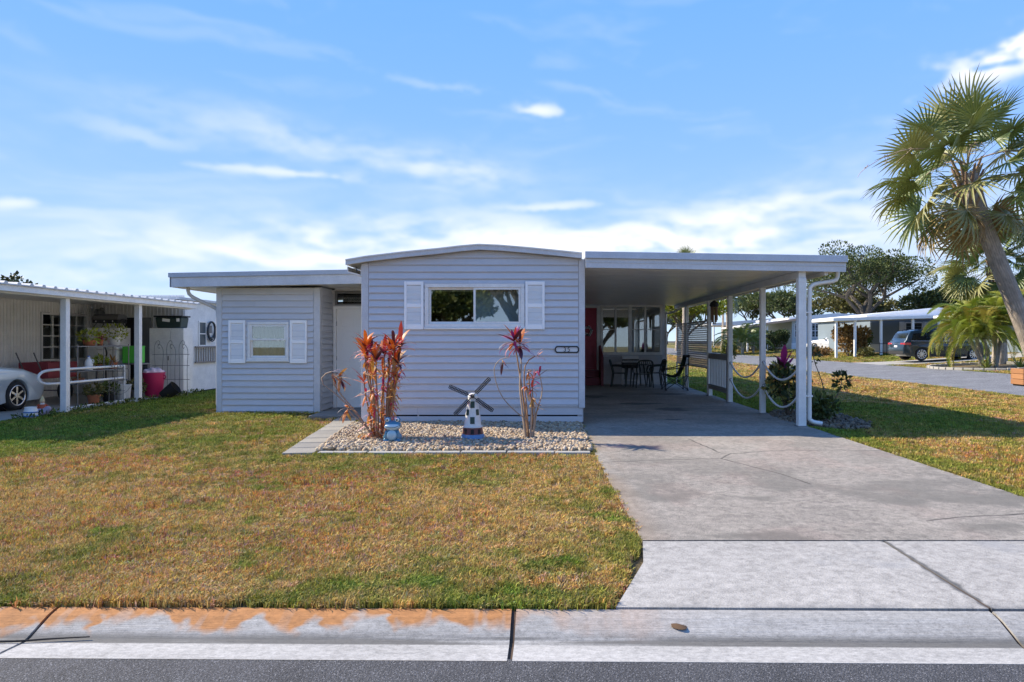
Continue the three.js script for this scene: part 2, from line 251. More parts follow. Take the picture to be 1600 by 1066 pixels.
// rolled concrete curb in cast lengths, rust from the sprinklers on its back slope
{
  const rust = (X, s) => { const n = fbm(X * 3.4 + s * 1.6 + 0.25 * vn(X * 14, s * 30) + 3.3, 1.7, 4), n2 = fbm(X * 9 - s * 9, s * 3 + 4, 3); const lim = 0.41 - 0.14 * smooth(0.25, 0.62, n) + 0.10 * (n2 - 0.5); return 1.15 * smooth(lim - 0.05, lim + 0.06, s) * smooth(0.16, 0.34, n) * (smooth(0.05, -0.5, X) + 0.25 * smooth(0.9, 0.2, X)) * (0.35 + 0.5 * n2 + 0.55 * smooth(0.3, 0.6, fbm(X * 16, s * 2.5 + 2, 3))); };
  const map = tex(2048, 256, (x, y) => {
    const X = -5 + 10 * (x + 0.5) / 2048, s = 0.47 * (y + 0.5) / 256, f = fbm(X * 40, s * 60, 3), b = fbm(X * 1.5, s * 6 + 9, 4), h = hash2(x, y), line = fbm(X * 4, s * 160, 2);
    let v = (s < 0.2 ? 0.365 : 0.34) + 0.16 * (b - 0.5) + 0.20 * (f - 0.5) + 0.18 * (h - 0.5) + 0.06 * (line - 0.5);
    let c = [v, v * 0.965, v * 0.905];
    const dirt = smooth(0.185, 0.205, s) * smooth(0.30, 0.235, s) * smooth(0.2, 0.55, fbm(X * 0.9 + 2, s * 22, 3)); c = c.map((q, k) => mix(q, [0.10, 0.095, 0.085][k], 0.85 * dirt));
    const up = smooth(0.26, 0.31, s); c = c.map((q, k) => mix(q, [0.34, 0.32, 0.285][k], up * 0.5 * fbm(X * 3, s * 9, 3)));
    const r = clamp(rust(X, s)); c = c.map((q, k) => mix(q, [0.39, 0.175, 0.06][k] * (0.75 + 0.5 * f), r));
    if (h > 0.988) c = c.map(q => q * 0.45); return c;
  });
  const m = mat([1, 1, 1], 0.92, { map, bumpMap: fineBump, bumpScale: 0.004 }); map.wrapS = THREE.MirroredRepeatWrapping;
  const prof = [[0, -0.07], [0.1, -0.076], [0.2, -0.084], [0.235, -0.078], [0.30, -0.05], [0.38, -0.018], [0.43, -0.006], [0.455, -0.004], [0.46, -0.012], [0.46, -0.25], [0, -0.25]];
  for (const [a, b] of [[-30, -15], [-15, -5.13], [-5.115, -2.65], [-2.63, -0.19], [-0.165, 2.35], [2.37, 7.2], [7.22, 12.3]]) {
    const g = extr(prof, b - a).rotateY(Math.PI / 2).translate(a, 0, 0); const p = g.attributes.position, uv = g.attributes.uv;
    for (let i = 0; i < p.count; i++) uv.setXY(i, (p.getX(i) + 5) / 10, clamp(-p.getZ(i) / 0.47));
    g.translate(0, 0, -3.205); const q = g.attributes.position; for (let i = 0; i < q.count; i++) q.setZ(i, q.getZ(i) + 0.0128 * q.getX(i));
    struct('curb', g, m);
  }
  for (const x of [-5.122, -2.64, -0.178, 2.36, 7.21]) { const g = extr(prof.map(([a, b]) => [a, b - 0.012]), 0.03).rotateY(Math.PI / 2).translate(x - 0.015, 0, -3.205 + 0.0128 * x); struct('curb_joint', g, M.soil); }
}
// driveway: the long stained slab, then two paler apron slabs
{
  const segd = (px, py, ax, ay, bx, by) => { const vx = bx - ax, vy = by - ay, t = clamp(((px - ax) * vx + (py - ay) * vy) / (vx * vx + vy * vy)); return Math.hypot(px - ax - vx * t, py - ay - vy * t); };
  const cracks = [[0.62, 8.0, 1.3, 8.16], [1.3, 8.16, 2.1, 8.26], [2.1, 8.26, 2.32, 8.62], [2.32, 8.62, 3.1, 8.9], [3.1, 8.9, 4.36, 8.86], [2.1, 8.26, 2.5, 7.3], [2.5, 7.3, 2.62, 6.8], [2.05, 9.9, 2.2, 8.7], [3.0, 5.42, 4.36, 5.7], [0.7, 13.4, 4.3, 13.45], [0.7, 17.6, 4.3, 17.6]];
  const map = tex(1024, 2048, (x, y) => {
    const X = 0.56 + 3.82 * (x + 0.5) / 1024, Z = 4.87 + 17.6 * (y + 0.5) / 2048, u = X + 0.03 * (vn(X * 9, Z * 9) - 0.5), w = Z + 0.05 * (vn(X * 6 + 5, Z * 6) - 0.5);
    const b = fbm(X * 0.8, Z * 0.55 + 3, 4), f = fbm(X * 22, Z * 22, 3), st = fbm(X * 1.7 + 7, Z * 2.1, 5), h = hash2(x, y), br = fbm(X * 2, Z * 60, 2);
    let v = 0.275 + 0.16 * (b - 0.5) + 0.20 * (f - 0.5) + 0.20 * (h - 0.5) + 0.05 * (br - 0.5);
    let c = [v, v * 0.885, v * 0.745];
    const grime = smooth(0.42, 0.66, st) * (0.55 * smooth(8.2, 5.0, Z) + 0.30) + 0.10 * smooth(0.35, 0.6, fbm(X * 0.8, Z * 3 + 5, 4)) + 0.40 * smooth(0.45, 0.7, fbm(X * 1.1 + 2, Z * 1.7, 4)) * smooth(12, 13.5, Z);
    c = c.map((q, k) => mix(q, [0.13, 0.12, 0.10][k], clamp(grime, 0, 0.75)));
    const pink = smooth(0.5, 0.7, fbm(X * 1.6 + 11, Z * 1.4, 3)) * 0.3; c = [c[0] * (1 + 0.12 * pink), c[1] * (1 - 0.06 * pink), c[2] * (1 - 0.08 * pink)];
    const edge = smooth(0.40, 0.0, X - 0.56) * smooth(0.35, 0.6, fbm(X * 3, Z * 1.2 + 20, 3)); c = c.map((q, k) => mix(q, [0.26, 0.18, 0.11][k], 0.6 * edge));
    let d = 9; for (const k of cracks) d = Math.min(d, segd(u, w, ...k)); const cr = smooth(0.02, 0.006, d) * (0.55 + 0.6 * fbm(X * 5, Z * 5 + 2, 2)); c = c.map((q, k) => mix(q, [0.07, 0.06, 0.05][k], clamp(cr)));
    for (const [a, e, ra, re] of [[2.1, 15.5, 0.6, 0.28], [2.25, 12.35, 0.2, 0.1], [1.2, 17.5, 0.5, 0.5], [2.6, 14.2, 0.35, 0.5], [3.2, 18.3, 0.5, 0.3]]) { const k = Math.hypot((X - a) / ra, (Z - e) / re) + 0.9 * (fbm(X * 5, Z * 5, 3) - 0.5); c = c.map(q => mix(q, 0.05, 0.8 * smooth(1.1, 0.55, k))); }
    if (h > 0.994) c = c.map(q => q * 0.5); return c;
  }, { repeat: false });
  const g = extr([[0.68, 4.875], [4.35, 4.875], [4.35, 22.45], [0.6, 22.45], [0.6, 9.2], [0.63, 7]], 0.13).rotateX(-Math.PI / 2).translate(0, -0.118, 0), p = g.attributes.position, uv = g.attributes.uv; for (let i = 0; i < p.count; i++) uv.setXY(i, (p.getX(i) - 0.56) / 3.82, (-p.getZ(i) - 4.87) / 17.6);
  const root = new THREE.Group(); root.name = 'driveway'; root.userData.kind = 'structure'; scene.add(root);
  part(root, 'slab', g, mat([1, 1, 1], 0.85, { map, bumpMap: scaleTex(fineBump, 14, 60), bumpScale: 0.003 }));
  const amap = tex(1024, 512, (x, y) => { const X = 0.2 + 5 * x / 1024, Z = 3.5 + 1.5 * y / 512, b = fbm(X * 1.3, Z * 1.9 + 3, 4), f = fbm(X * 26, Z * 26, 3), sw = fbm(X * 3 + Z * 2, Z * 30 - X * 8, 2), h = hash2(x, y + 9); let v = 0.35 + 0.10 * (b - 0.5) + 0.20 * (f - 0.5) + 0.20 * (h - 0.5) + 0.05 * (sw - 0.5); let c = [v, v * 0.945, v * 0.865]; const e = smooth(3.75, 3.64, Z + 0.04 * (f - 0.5)); c = c.map(q => mix(q, 0.16, 0.6 * e * smooth(0.3, 0.6, fbm(X * 4, 2, 3)))); const d = smooth(0.56, 0.76, fbm(X * 2.2 + 4, Z * 3, 4)); c = c.map(q => mix(q, 0.27, 0.55 * d)); const jd = Math.abs(X - 2.371 - (Z - 3.652) * 0.0167 + 0.02 * (vn(Z * 14, 3) - 0.5)), jw = 0.012 + 0.03 * vn(Z * 5, 8); c = c.map(q => mix(q, 0.06, 0.85 * smooth(jw + 0.012, jw * 0.4, jd))); if (h > 0.985) c = c.map(q => q * 0.55); return c; }, { repeat: false });
  const am = mat([1, 1, 1], 0.9, { map: amap, bumpMap: scaleTex(fineBump, 10, 3), bumpScale: 0.004 });
  for (const pts of [[[0.37, -3.672], [2.364, -3.652], [2.384, -4.852], [0.68, -4.852], [0.62, -4.4]], [[2.378, -3.652], [4.95, -3.62], [4.36, -4.852], [2.398, -4.852]]]) {
    const s = extr(pts.map(([a, b]) => [a, -b]), 0.12).rotateX(-Math.PI / 2).translate(0, -0.118, 0), q = s.attributes.position, t = s.attributes.uv; for (let i = 0; i < q.count; i++) { t.setXY(i, (q.getX(i) - 0.2) / 5, (-q.getZ(i) - 3.5) / 1.5); q.setY(i, q.getY(i) + 0.009 * smooth(3.65, 4.85, -q.getZ(i))); }
    part(root, 'slab', s, am);
  }
  part(root, 'joint_filler', [bb(2.345, 2.415, -0.1, 0.001, -4.85, -3.66)], M.soil); part(root, 'joint_filler', bb(0.7, 4.3, -0.1, -0.001, -4.874, -4.853), M.soil);
  // far driveway across the side street
  const fd = new THREE.PlaneGeometry(12, 3.6, 24, 2).rotateX(-Math.PI / 2).translate(23.4, 0, -37.5), fp = fd.attributes.position; for (let i = 0; i < fp.count; i++) fp.setY(i, land(fp.getX(i), -fp.getZ(i)) + 0.02); fd.computeVertexNormals(); struct('driveway', boxUV(fd), M.conc);
  // carport floor next door
  struct('driveway', bb(-12.6, -9.75, -0.1, 0.02, -18.9, -5.2), M.conc);
}
// stepping slabs to the side door
{
  const root = new THREE.Group(); root.name = 'path'; root.userData.kind = 'structure'; scene.add(root); const q = mulberry(8);
  const pm = [[0.30, 0.28, 0.245], [0.26, 0.245, 0.22], [0.33, 0.305, 0.26]].map(c => mat(c, 0.9, { map: grainTex, bumpMap: fineBump, bumpScale: 0.004 }));
  for (let k = 0; k < 9; k++) { const Z = 8.86 + k * 0.435, x = -3.16 - (Z - 8.65) * 0.128; const g = rb(-0.2, 0.2, -0.06, 0.016 + q() * 0.012, -0.208, 0.208, 0.012); g.rotateY(0.12 + (q() - 0.5) * 0.04).translate(x, 0, -Z); part(root, 'slab', g, pm[k % 3]); }
  part(root, 'slab', rb(-4.5, -3.2, -0.06, 0.03, -14.44, -12.86, 0.015), pm[1]);
}
// the pebble bed with its concrete edging
{
  const root = thing('bed_edging', 'pale concrete edging strip along front of the pebble bed', 'edging', [-1.2, -0.02, -8.66]);
  let x = -2.9; const q = mulberry(4); while (x < 0.5) { const l = Math.min(0.58 + q() * 0.05, 0.56 - x); wpart(root, 'edging_block', rb(x, x + l - 0.012, -0.05, 0.03 + q() * 0.008, -8.72, -8.60, 0.012), M.conc); x += l; }
  const ico = mergeVertices(new THREE.IcosahedronGeometry(1, 1)); const p = ico.attributes.position; for (let i = 0; i < p.count; i++) { const s = 1 + 0.35 * (hash2(i, 3) - 0.5); p.setXYZ(i, p.getX(i) * s, p.getY(i) * s, p.getZ(i) * s); } ico.computeVertexNormals();
  const N = 21000, im = new THREE.InstancedMesh(ico, mat([1, 1, 1], 0.75), N + 900), m4 = new THREE.Matrix4(), e = new THREE.Euler(), qt = new THREE.Quaternion(); const qq = mulberry(61); let n = 0;
  const tones = [[0.62, 0.47, 0.28], [0.55, 0.37, 0.20], [0.70, 0.58, 0.40], [0.42, 0.29, 0.18], [0.50, 0.42, 0.33], [0.66, 0.50, 0.33], [0.32, 0.23, 0.15], [0.60, 0.47, 0.34]];
  const put = (X, Z, y, s) => { e.set(qq() * 6, qq() * 6, qq() * 6); m4.compose(V(X, y, -Z), qt.setFromEuler(e), V(s * (0.8 + qq() * 0.7), s * (0.55 + 0.3 * qq()), s * (0.8 + qq() * 0.5))); im.setMatrixAt(n, m4); const c = tones[Math.floor(qq() * 8)], v = (0.75 + 0.4 * qq()) * (X > 2 ? 0.3 : 0.72); im.setColorAt(n, C(c[0] * v, c[1] * v, c[2] * v)); n++; };
  while (n < N) { const Z = 8.73 + qq() * 2.9, X = -3.35 + qq() * 3.95; if (!inBed(X, Z) || Z < 8.73) continue; put(X, Z, 0.005 + 0.035 * qq() + 0.03 * vn(X * 1.5, Z * 1.5), 0.016 + 0.014 * qq() * qq() + 0.005); }
  for (let k = 0; k < 900; k++) { const a = qq() * 6.28, r = Math.sqrt(qq()); put(4.95 + 0.72 * r * Math.cos(a), 12.55 + 1.5 * r * Math.sin(a), 0.0 + 0.02 * qq(), 0.02 + 0.02 * qq()); }
  im.name = 'pebbles'; shade(im); meta(im, 'loose tan and cream river pebbles covering the planting bed', 'pebbles', null, 'stuff'); scene.add(im);
}
// lawn grass
{
  const blades = (nb, seed) => {
    const q = mulberry(seed), pos = [], col = [], idx = [], nor = [];
    for (let b = 0; b < nb; b++) {
      const a = q() * 6.28, r = 0.03 * Math.sqrt(q()), x = r * Math.cos(a), z = r * Math.sin(a), d = q() * 6.28, lean = 0.25 + 1.1 * q(), L = 0.03 + 0.035 * q(), w = 0.002 + 0.0014 * q(), cx = Math.cos(d), cz = Math.sin(d), v = 0.55 + 0.8 * q(), t = q(), k = pos.length / 3;
      const px = -cz * w, pz = cx * w; const l1 = lean * 0.35 * L, h1 = L * 0.55, l2 = Math.min(lean, 1.3) * L * 0.8, h2 = Math.max(L * (1 - lean * 0.35), 0.3 * L);
      pos.push(x - px, -0.012, z - pz, x + px, -0.012, z + pz, x + cx * l1 - px, h1, z + cz * l1 - pz, x + cx * l1 + px, h1, z + cz * l1 + pz, x + cx * l2, h2, z + cz * l2);
      for (let i = 0; i < 5; i++) { col.push(v * (1 + 0.15 * t), v, v * (1 - 0.2 * t)); nor.push(cx * 0.3, 0.9, cz * 0.3); }
      idx.push(k, k + 1, k + 2, k + 1, k + 3, k + 2, k + 2, k + 3, k + 4);
    }
    const g = new THREE.BufferGeometry(); g.setAttribute('position', new THREE.Float32BufferAttribute(pos, 3)); g.setAttribute('color', new THREE.Float32BufferAttribute(col, 3)); g.setAttribute('normal', new THREE.Float32BufferAttribute(nor, 3)); g.setIndex(idx); g.computeVertexNormals(); return g;
  };
  const gm = phys([1, 1, 1], 0.75, { vertexColors: true, transmission: 0.3, thickness: 0, specularIntensity: 0.35 });
  const geos = [blades(11, 11), blades(11, 12), blades(11, 13)], q = mulberry(99), m4 = new THREE.Matrix4(), e = new THREE.Euler(), qt = new THREE.Quaternion();
  function lawn(name, label, x0, x1, z0, z1, k0) {
    const list = [[], [], []]; let Z = z0;
    while (Z < z1) {
      const dz = Math.max(0.06, Z * 0.012), a = Math.max(x0, -0.83 * Z - 1.8), b = Math.min(x1, 0.73 * Z + 2.2);
      if (b > a) { const dens = clamp(k0 / (Z * Z), 0, 3600), cnt = dens * dz * (b - a); let c = Math.floor(cnt) + (q() < cnt % 1 ? 1 : 0);
        while (c-- > 0) { const x = a + (b - a) * q(), zz = Z + dz * q(); if (!isLawn(x, zz)) continue; const bare = fbm(x * 1.9 + 60, zz * 1.9, 3); if (bare > 0.66 && q() < 0.5) continue;
          const s = Math.max(1, zz / 8), edge = smooth(0.12, 0, zz - Zcurb(x)); e.set((q() - 0.5) * 0.3, q() * 6.28, (q() - 0.5) * 0.3); qt.setFromEuler(e); const hgt = (0.75 + 0.5 * q() + 0.35 * edge) * Math.pow(s, 0.25) * (0.8 + 0.5 * vn(x * 3, zz * 3));
          m4.compose(V(x, land(x, zz) - 0.012, -zz), qt, V(s, hgt, s)); list[Math.floor(q() * 3)].push([m4.clone(), grassColor(x, zz, q)]); } }
      Z += dz;
    }
    const root = new THREE.Group(); root.name = name; meta(root, label, 'grass', null, 'stuff'); scene.add(root); let n = 0;
    list.forEach((l, k) => { if (!l.length) return; const im = new THREE.InstancedMesh(geos[k], gm, l.length); l.forEach(([m, c], i) => { im.setMatrixAt(i, m); im.setColorAt(i, C(...c)); }); im.name = 'grass_tufts'; im.userData.kind = 'stuff'; shade(im); root.add(im); n += l.length; });
    console.log(name, n);
  }
  lawn('front_lawn', 'dry tan and green front lawn between curb and house', -14, 0.7, 3.66, 14.6, 62000);
  lawn('side_lawn', 'strip of lawn beside the carport running to the side street', 4.2, 12.4, 3.66, 75, 62000);
  lawn('neighbour_strip', 'green grass strip between shed and the neighbouring white home', -11, -6.6, 14.6, 30, 52000);
  lawn('far_lawn', 'sunlit lawn across the side street in front of the far houses', 17.6, 60, 17, 90, 52000);
}

// ================================================================ THE HOME: front unit, shed, carport, sunroom
function boardGeo(x0, x1, yb, yt, top, turn) {     // one lapped course; turn: runs along z and faces +x
  const n = top ? Math.max(2, Math.ceil((x1 - x0) / 0.12)) : 1, prof = [[0, 0.010], [0.025, 0], [0.027, 0.008], [0.002, 1]], pos = [], idx = [];
  for (let i = 0; i <= n; i++) { const x = mix(x0, x1, i / n), t = top ? Math.max(Math.min(yt, top(x)), yb) : yt; prof.forEach(([d, f], k) => { const y = k === 3 ? t : Math.min(yb + f, t); pos.push(x, y, d); }); }
  for (let i = 0; i < n; i++) for (let k = 0; k < 3; k++) { const a = i * 4 + k, b = a + 4; idx.push(a, b, a + 1, b, b + 1, a + 1); }
  for (const o of [0, n * 4]) idx.push(o, o + 1, o + 2, o, o + 2, o + 3);
  let g = new THREE.BufferGeometry(); g.setAttribute('position', new THREE.Float32BufferAttribute(pos, 3)); g.setIndex(idx); g = g.toNonIndexed(); g.computeVertexNormals(); g = boxUV(g, R() * 3, R() * 3);
  if (turn) { g.rotateY(Math.PI / 2); } return g;
}
function siding(root, m, { x0, x1, y0, y1, z, pitch = 0.1187, holes = [], top, turn, at = 0 }) {
  for (let y = y0; y < y1 - 0.01; y += pitch) {
    const yt = Math.min(y + pitch, y1); let spans = [[x0, x1, y, yt]];
    for (const h of holes) { const next = []; for (const [a, b, c, d] of spans) { if (h[1] <= a || h[0] >= b || h[3] <= c || h[2] >= d) { next.push([a, b, c, d]); continue; } if (h[0] > a) next.push([a, h[0], c, d]); if (h[1] < b) next.push([h[1], b, c, d]); const m0 = Math.max(a, h[0]), m1 = Math.min(b, h[1]); if (h[2] > c + 0.02) next.push([m0, m1, c, h[2]]); if (h[3] < d - 0.02) next.push([m0, m1, h[3], d]); } spans = next; }
    const cut = []; for (const sp of spans) { if (sp[1] - sp[0] > 1.5 && R() < 0.6) { const x = mix(sp[0] + 0.4, sp[1] - 0.4, R()); cut.push([sp[0], x, sp[2], sp[3]], [x - 0.0005, sp[1], sp[2] - 0.0015, sp[3]]); } else cut.push(sp); }
    for (const [a, b, c, d] of cut) { if (top && top(a) < c + 0.01 && top(b) < c + 0.01 && top((a + b) / 2) < c + 0.01) continue; const g = boardGeo(a, b, c, d, top && Math.min(top(a), top(b)) < d ? top : null, turn); turn ? g.translate(z, 0, at) : g.translate(0, 0, z); wpart(root, 'siding_board', g, m === M.vinyl ? pick(vinylSet) : m); }
  }
}
function shutter(root, x0, x1, y0, y1, z, m = M.shutter) {
  const w = 0.042, my = y0 + (y1 - y0) * 0.5; const s = wpart(root, 'shutter', [rb(x0, x0 + w, y0, y1, z, z + 0.03, 0.005), rb(x1 - w, x1, y0, y1, z, z + 0.03, 0.005), rb(x0 + w, x1 - w, y0, y0 + 0.09, z, z + 0.029, 0.004), rb(x0 + w, x1 - w, y1 - 0.06, y1, z, z + 0.029, 0.004), rb(x0 + w, x1 - w, my - 0.035, my + 0.035, z, z + 0.029, 0.004), bb(x0 + w, x1 - w, y0 + 0.02, y1 - 0.02, z + 0.002, z + 0.006)], m);
  const sl = []; for (const [a, b] of [[y0 + 0.095, my - 0.04], [my + 0.04, y1 - 0.065]]) for (let y = a; y < b - 0.012; y += 0.021) sl.push(bb(-(x1 - x0) / 2 + w, (x1 - x0) / 2 - w, -0.0095, 0.0095, -0.002, 0.002).rotateX(-0.75).translate((x0 + x1) / 2, y + 0.01, z + 0.015));
  wpart(s, 'louvers', sl, m);
}
function windowUnit(root, x0, x1, y0, y1, z, { split = 'v', at, fw = 0.05, m = M.white, curtain } = {}) {
  const f = wpart(root, 'window', [rb(x0, x1, y1 - fw, y1, z - 0.06, z + 0.03, 0.006), rb(x0, x1, y0, y0 + fw, z - 0.06, z + 0.03, 0.006), rb(x0, x0 + fw, y0 + fw, y1 - fw, z - 0.06, z + 0.029, 0.006), rb(x1 - fw, x1, y0 + fw, y1 - fw, z - 0.06, z + 0.029, 0.006)], m);
  wpart(f, 'sill', rb(x0 - 0.012, x1 + 0.012, y0 - 0.035, y0 - 0.001, z - 0.01, z + 0.05, 0.006), m);
  const sash = (a, b, c, d, dz) => { const w = 0.034; const s = wpart(f, 'sash', [bb(a, b, d - w, d, dz - 0.02, dz + 0.012), bb(a, b, c, c + w, dz - 0.02, dz + 0.012), bb(a, a + w, c + w, d - w, dz - 0.02, dz + 0.011), bb(b - w, b, c + w, d - w, dz - 0.02, dz + 0.011)], m); wpart(f, 'pane', bb(a + w, b - w, c + w, d - w, dz - 0.004, dz), M.glass); };
  if (split === 'v') { const mid = at ?? (x0 + x1) / 2; sash(x0 + fw + 0.002, mid + 0.014, y0 + fw + 0.002, y1 - fw - 0.002, z - 0.03); sash(mid - 0.014, x1 - fw - 0.002, y0 + fw + 0.002, y1 - fw - 0.002, z + 0.006); }
  else if (split === 'h') { const mid = at ?? (y0 + y1) / 2; sash(x0 + fw + 0.002, x1 - fw - 0.002, mid - 0.014, y1 - fw - 0.002, z + 0.006); sash(x0 + fw + 0.002, x1 - fw - 0.002, y0 + fw + 0.002, mid + 0.014, z - 0.03); }
  else sash(x0 + fw + 0.002, x1 - fw - 0.002, y0 + fw + 0.002, y1 - fw - 0.002, z - 0.01);
  if (curtain) { const n = Math.ceil((x1 - x0) / 0.045), g = new THREE.PlaneGeometry(x1 - x0 - 0.02, (y1 - y0) * curtain[0], n * 2, 1), p = g.attributes.position; for (let i = 0; i < p.count; i++) p.setZ(i, 0.018 * Math.sin(p.getX(i) * 70 + Math.sin(p.getX(i) * 9) * 2)); g.computeVertexNormals(); g.translate((x0 + x1) / 2, y1 - (y1 - y0) * curtain[0] / 2, z - 0.2); wpart(f, 'curtain', g, curtain[1]); }
  return f;
}
const wallWith = (x0, x1, y0, y1, z0, z1, holes) => boxUV(extr(rectPts(x0, x1, y0, y1), z1 - z0, 0, holes.map(h => rectPts(h[0], h[1], h[2], h[3]))).translate(0, 0, z0));
const curtainMat = mat([0.30, 0.32, 0.29], 0.95), curtainPale = mat([0.11, 0.125, 0.11], 0.95);
function panelDoor(root, x0, x1, y0, y1, z, m, rows) {   // pressed six-panel door
  const d = wpart(root, 'door', rb(x0, x1, y0, y1, z - 0.045, z, 0.004), m), w = x1 - x0, mid = (x0 + x1) / 2;
  for (const [a, b] of rows) for (const s of [-1, 1]) { const xa = s < 0 ? x0 + w * 0.13 : mid + w * 0.055, xb = s < 0 ? mid - w * 0.055 : x1 - w * 0.13, ya = mix(y0, y1, a), yb = mix(y0, y1, b), fr = 0.012; wpart(d, 'door_panel', [rb(xa, xb, yb - fr, yb, z - 0.001, z + 0.007, 0.003), rb(xa, xb, ya, ya + fr, z - 0.001, z + 0.007, 0.003), rb(xa, xa + fr, ya, yb, z - 0.001, z + 0.0065, 0.003), rb(xb - fr, xb, ya, yb, z - 0.001, z + 0.0065, 0.003), rb(xa + 0.03, xb - 0.03, ya + 0.03, yb - 0.03, z - 0.002, z + 0.005, 0.004)], m); }
  return d;
}
// ---- front unit
{
  const zf = -11.6, x0 = -3.14, x1 = 0.62, win = [-2.076, -0.387, 1.665, 2.405];
  const home = thing('mobile_home', 'pale blue-grey lap-sided home with low bowed roof and wide slider window', 'house', [-1.26, 0, zf]);
  const rp = [[-3.39, 2.80], [-3.05, 2.858], [-2.45, 2.93], [-1.837, 2.99], [-1.45, 3.035], [-1.15, 3.06], [-0.8, 3.045], [-0.393, 3.012], [0.1, 2.965], [0.585, 2.915]];
  const roofTop = x => { for (let i = 0; i < rp.length - 1; i++) if (x <= rp[i + 1][0]) return mix(rp[i][1], rp[i + 1][1], (x - rp[i][0]) / (rp[i + 1][0] - rp[i][0])); return rp[rp.length - 1][1]; };
  const under = x => roofTop(Math.min(x, 0.585)) - 0.085;
  // shell
  const shellTop = []; for (let i = 0; i <= 20; i++) { const x = mix(x1, x0, i / 20); shellTop.push([x, under(x) - 0.004]); }
  wpart(home, 'front_wall', boxUV(extr([[x0, 0.36], [x1, 0.36], ...shellTop], 0.1, 0, [rectPts(...win)]).translate(0, 0, zf - 0.1)), M.vinylTrim);
  wpart(home, 'side_wall', bb(x0, x0 + 0.1, 0.05, 2.72, zf - 14, zf - 0.1), M.vinyl); wpart(home, 'side_wall', bb(x1 - 0.1, x1, 0.05, 2.82, zf - 14, zf - 0.1), M.vinyl);
  wpart(home, 'rear_wall', bb(x0 + 0.1, x1 - 0.1, 0.05, 2.7, zf - 14, zf - 13.9), M.vinyl);
  wpart(home, 'floor', bb(x0 + 0.1, x1 - 0.1, 0.36, 0.42, zf - 13.9, zf - 0.1), M.inner);
  wpart(home, 'room_partition', bb(x0 + 0.1, x1 - 0.1, 0.42, 2.68, zf - 3.6, zf - 3.52), mat([0.16, 0.15, 0.13], 0.95));
  siding(home, M.vinyl, { x0: x0 + 0.11, x1: x1 - 0.09, y0: 0.352, y1: 3.0, z: zf, holes: [win], top: x => under(x) - 0.01 });
  siding(home, M.vinyl, { x0: 0.165, x1: 10.95, y0: 0.352, y1: 2.63, z: x1, turn: true, at: zf });
  wpart(home, 'corner_trim', [rb(x0 - 0.014, x0 + 0.105, 0.06, under(x0) - 0.012, zf - 0.06, zf + 0.024, 0.006), bb(x0 - 0.016, x0 - 0.001, 0.06, 2.7, zf - 0.16, zf - 0.06)], M.vinylTrim);
  wpart(home, 'corner_trim', [rb(x1 - 0.085, x1 + 0.02, 0.30, under(0.6) - 0.012, zf - 0.06, zf + 0.024, 0.006), bb(x1 + 0.001, x1 + 0.016, 0.30, 2.8, zf - 0.16, zf - 0.06)], M.vinylTrim);
  wpart(home, 'starter_strip', rb(x0 + 0.106, x1 - 0.086, 0.318, 0.351, zf - 0.02, zf + 0.017, 0.005), M.vinylTrim);
  // skirting: boards with open slots between them
  wpart(home, 'skirting_backing', bb(x0 + 0.1, x1 - 0.1, 0.0, 0.318, zf - 0.12, zf - 0.07), M.dark);
  const sk = [[0.178, 0.317], [0.052, 0.152], [-0.015, 0.026]]; for (const [a, b] of sk) { const cuts = [x0 + 0.106, -2.2, -1.15, -0.2, x1 - 0.02]; for (let i = 0; i < 4; i++) wpart(home, 'skirting_board', rb(cuts[i] + 0.001, cuts[i + 1] - 0.001, a, b, zf - 0.035, zf - 0.008 + 0.002 * (i % 2), 0.004), M.vinyl); }
  for (const x of [-2.9, -2.2, -1.15, -0.2, 0.53]) wpart(home, 'skirting_clip', bb(x - 0.012, x + 0.012, 0.03, 0.316, zf - 0.05, zf - 0.036), M.vinylTrim);
  // window with shutters
  windowUnit(home, ...win, zf, { split: 'v', at: -1.236, fw: 0.062, curtain: [0.16, curtainMat] }); wpart(home, 'sheer_curtain', new THREE.PlaneGeometry(0.86, 0.74, 60, 1).translate(-0.83, 2.03, zf - 0.3), mat([0.30, 0.36, 0.38], 0.9));
  shutter(home, -2.425, -2.098, 1.63, 2.445, zf + 0.016); shutter(home, -0.37, -0.043, 1.63, 2.445, zf + 0.016);
  // bowed roof
  const up = rp.slice(), dn = rp.map(([x, y]) => [x, y - 0.085]).reverse();
  const roof = wpart(home, 'roof', boxUV(extr([...up.map(([x, y]) => [x, y - 0.004]), ...dn], 14.2).translate(0, 0, zf - 14.1)), M.roofTop);
  wpart(roof, 'fascia', boxUV(extr([...up, ...rp.map(([x, y]) => [x, y - 0.088]).reverse()], 0.03).translate(0, 0, zf + 0.101)), M.fascia);
  wpart(roof, 'drip_edge', boxUV(extr([...up.map(([x, y]) => [x, y + 0.008]), ...rp.map(([x, y]) => [x, y - 0.014]).reverse()], 0.012).translate(0, 0, zf + 0.132)), M.alu);
  // gutter end under the left eave
  const gut = wpart(home, 'gutter', boxUV(extr([[-3.40, 2.70], [-3.385, 2.70], [-3.385, 2.62], [-3.25, 2.585], [-3.17, 2.56], [-3.17, 2.70], [-3.155, 2.70], [-3.155, 2.535], [-3.26, 2.56], [-3.40, 2.605]], 13.6).translate(0, 0, zf - 13.6)), M.alu);
  for (const z of [-0.02, -0.9, -1.8]) wpart(gut, 'gutter_strap', bb(-3.38, -3.16, 2.66, 2.672, zf + z - 0.03, zf + z), M.galv);
  wpart(gut, 'gutter_strap', bb(-3.30, -3.285, 2.58, 2.71, zf - 0.2, zf - 0.17), M.galv);
}
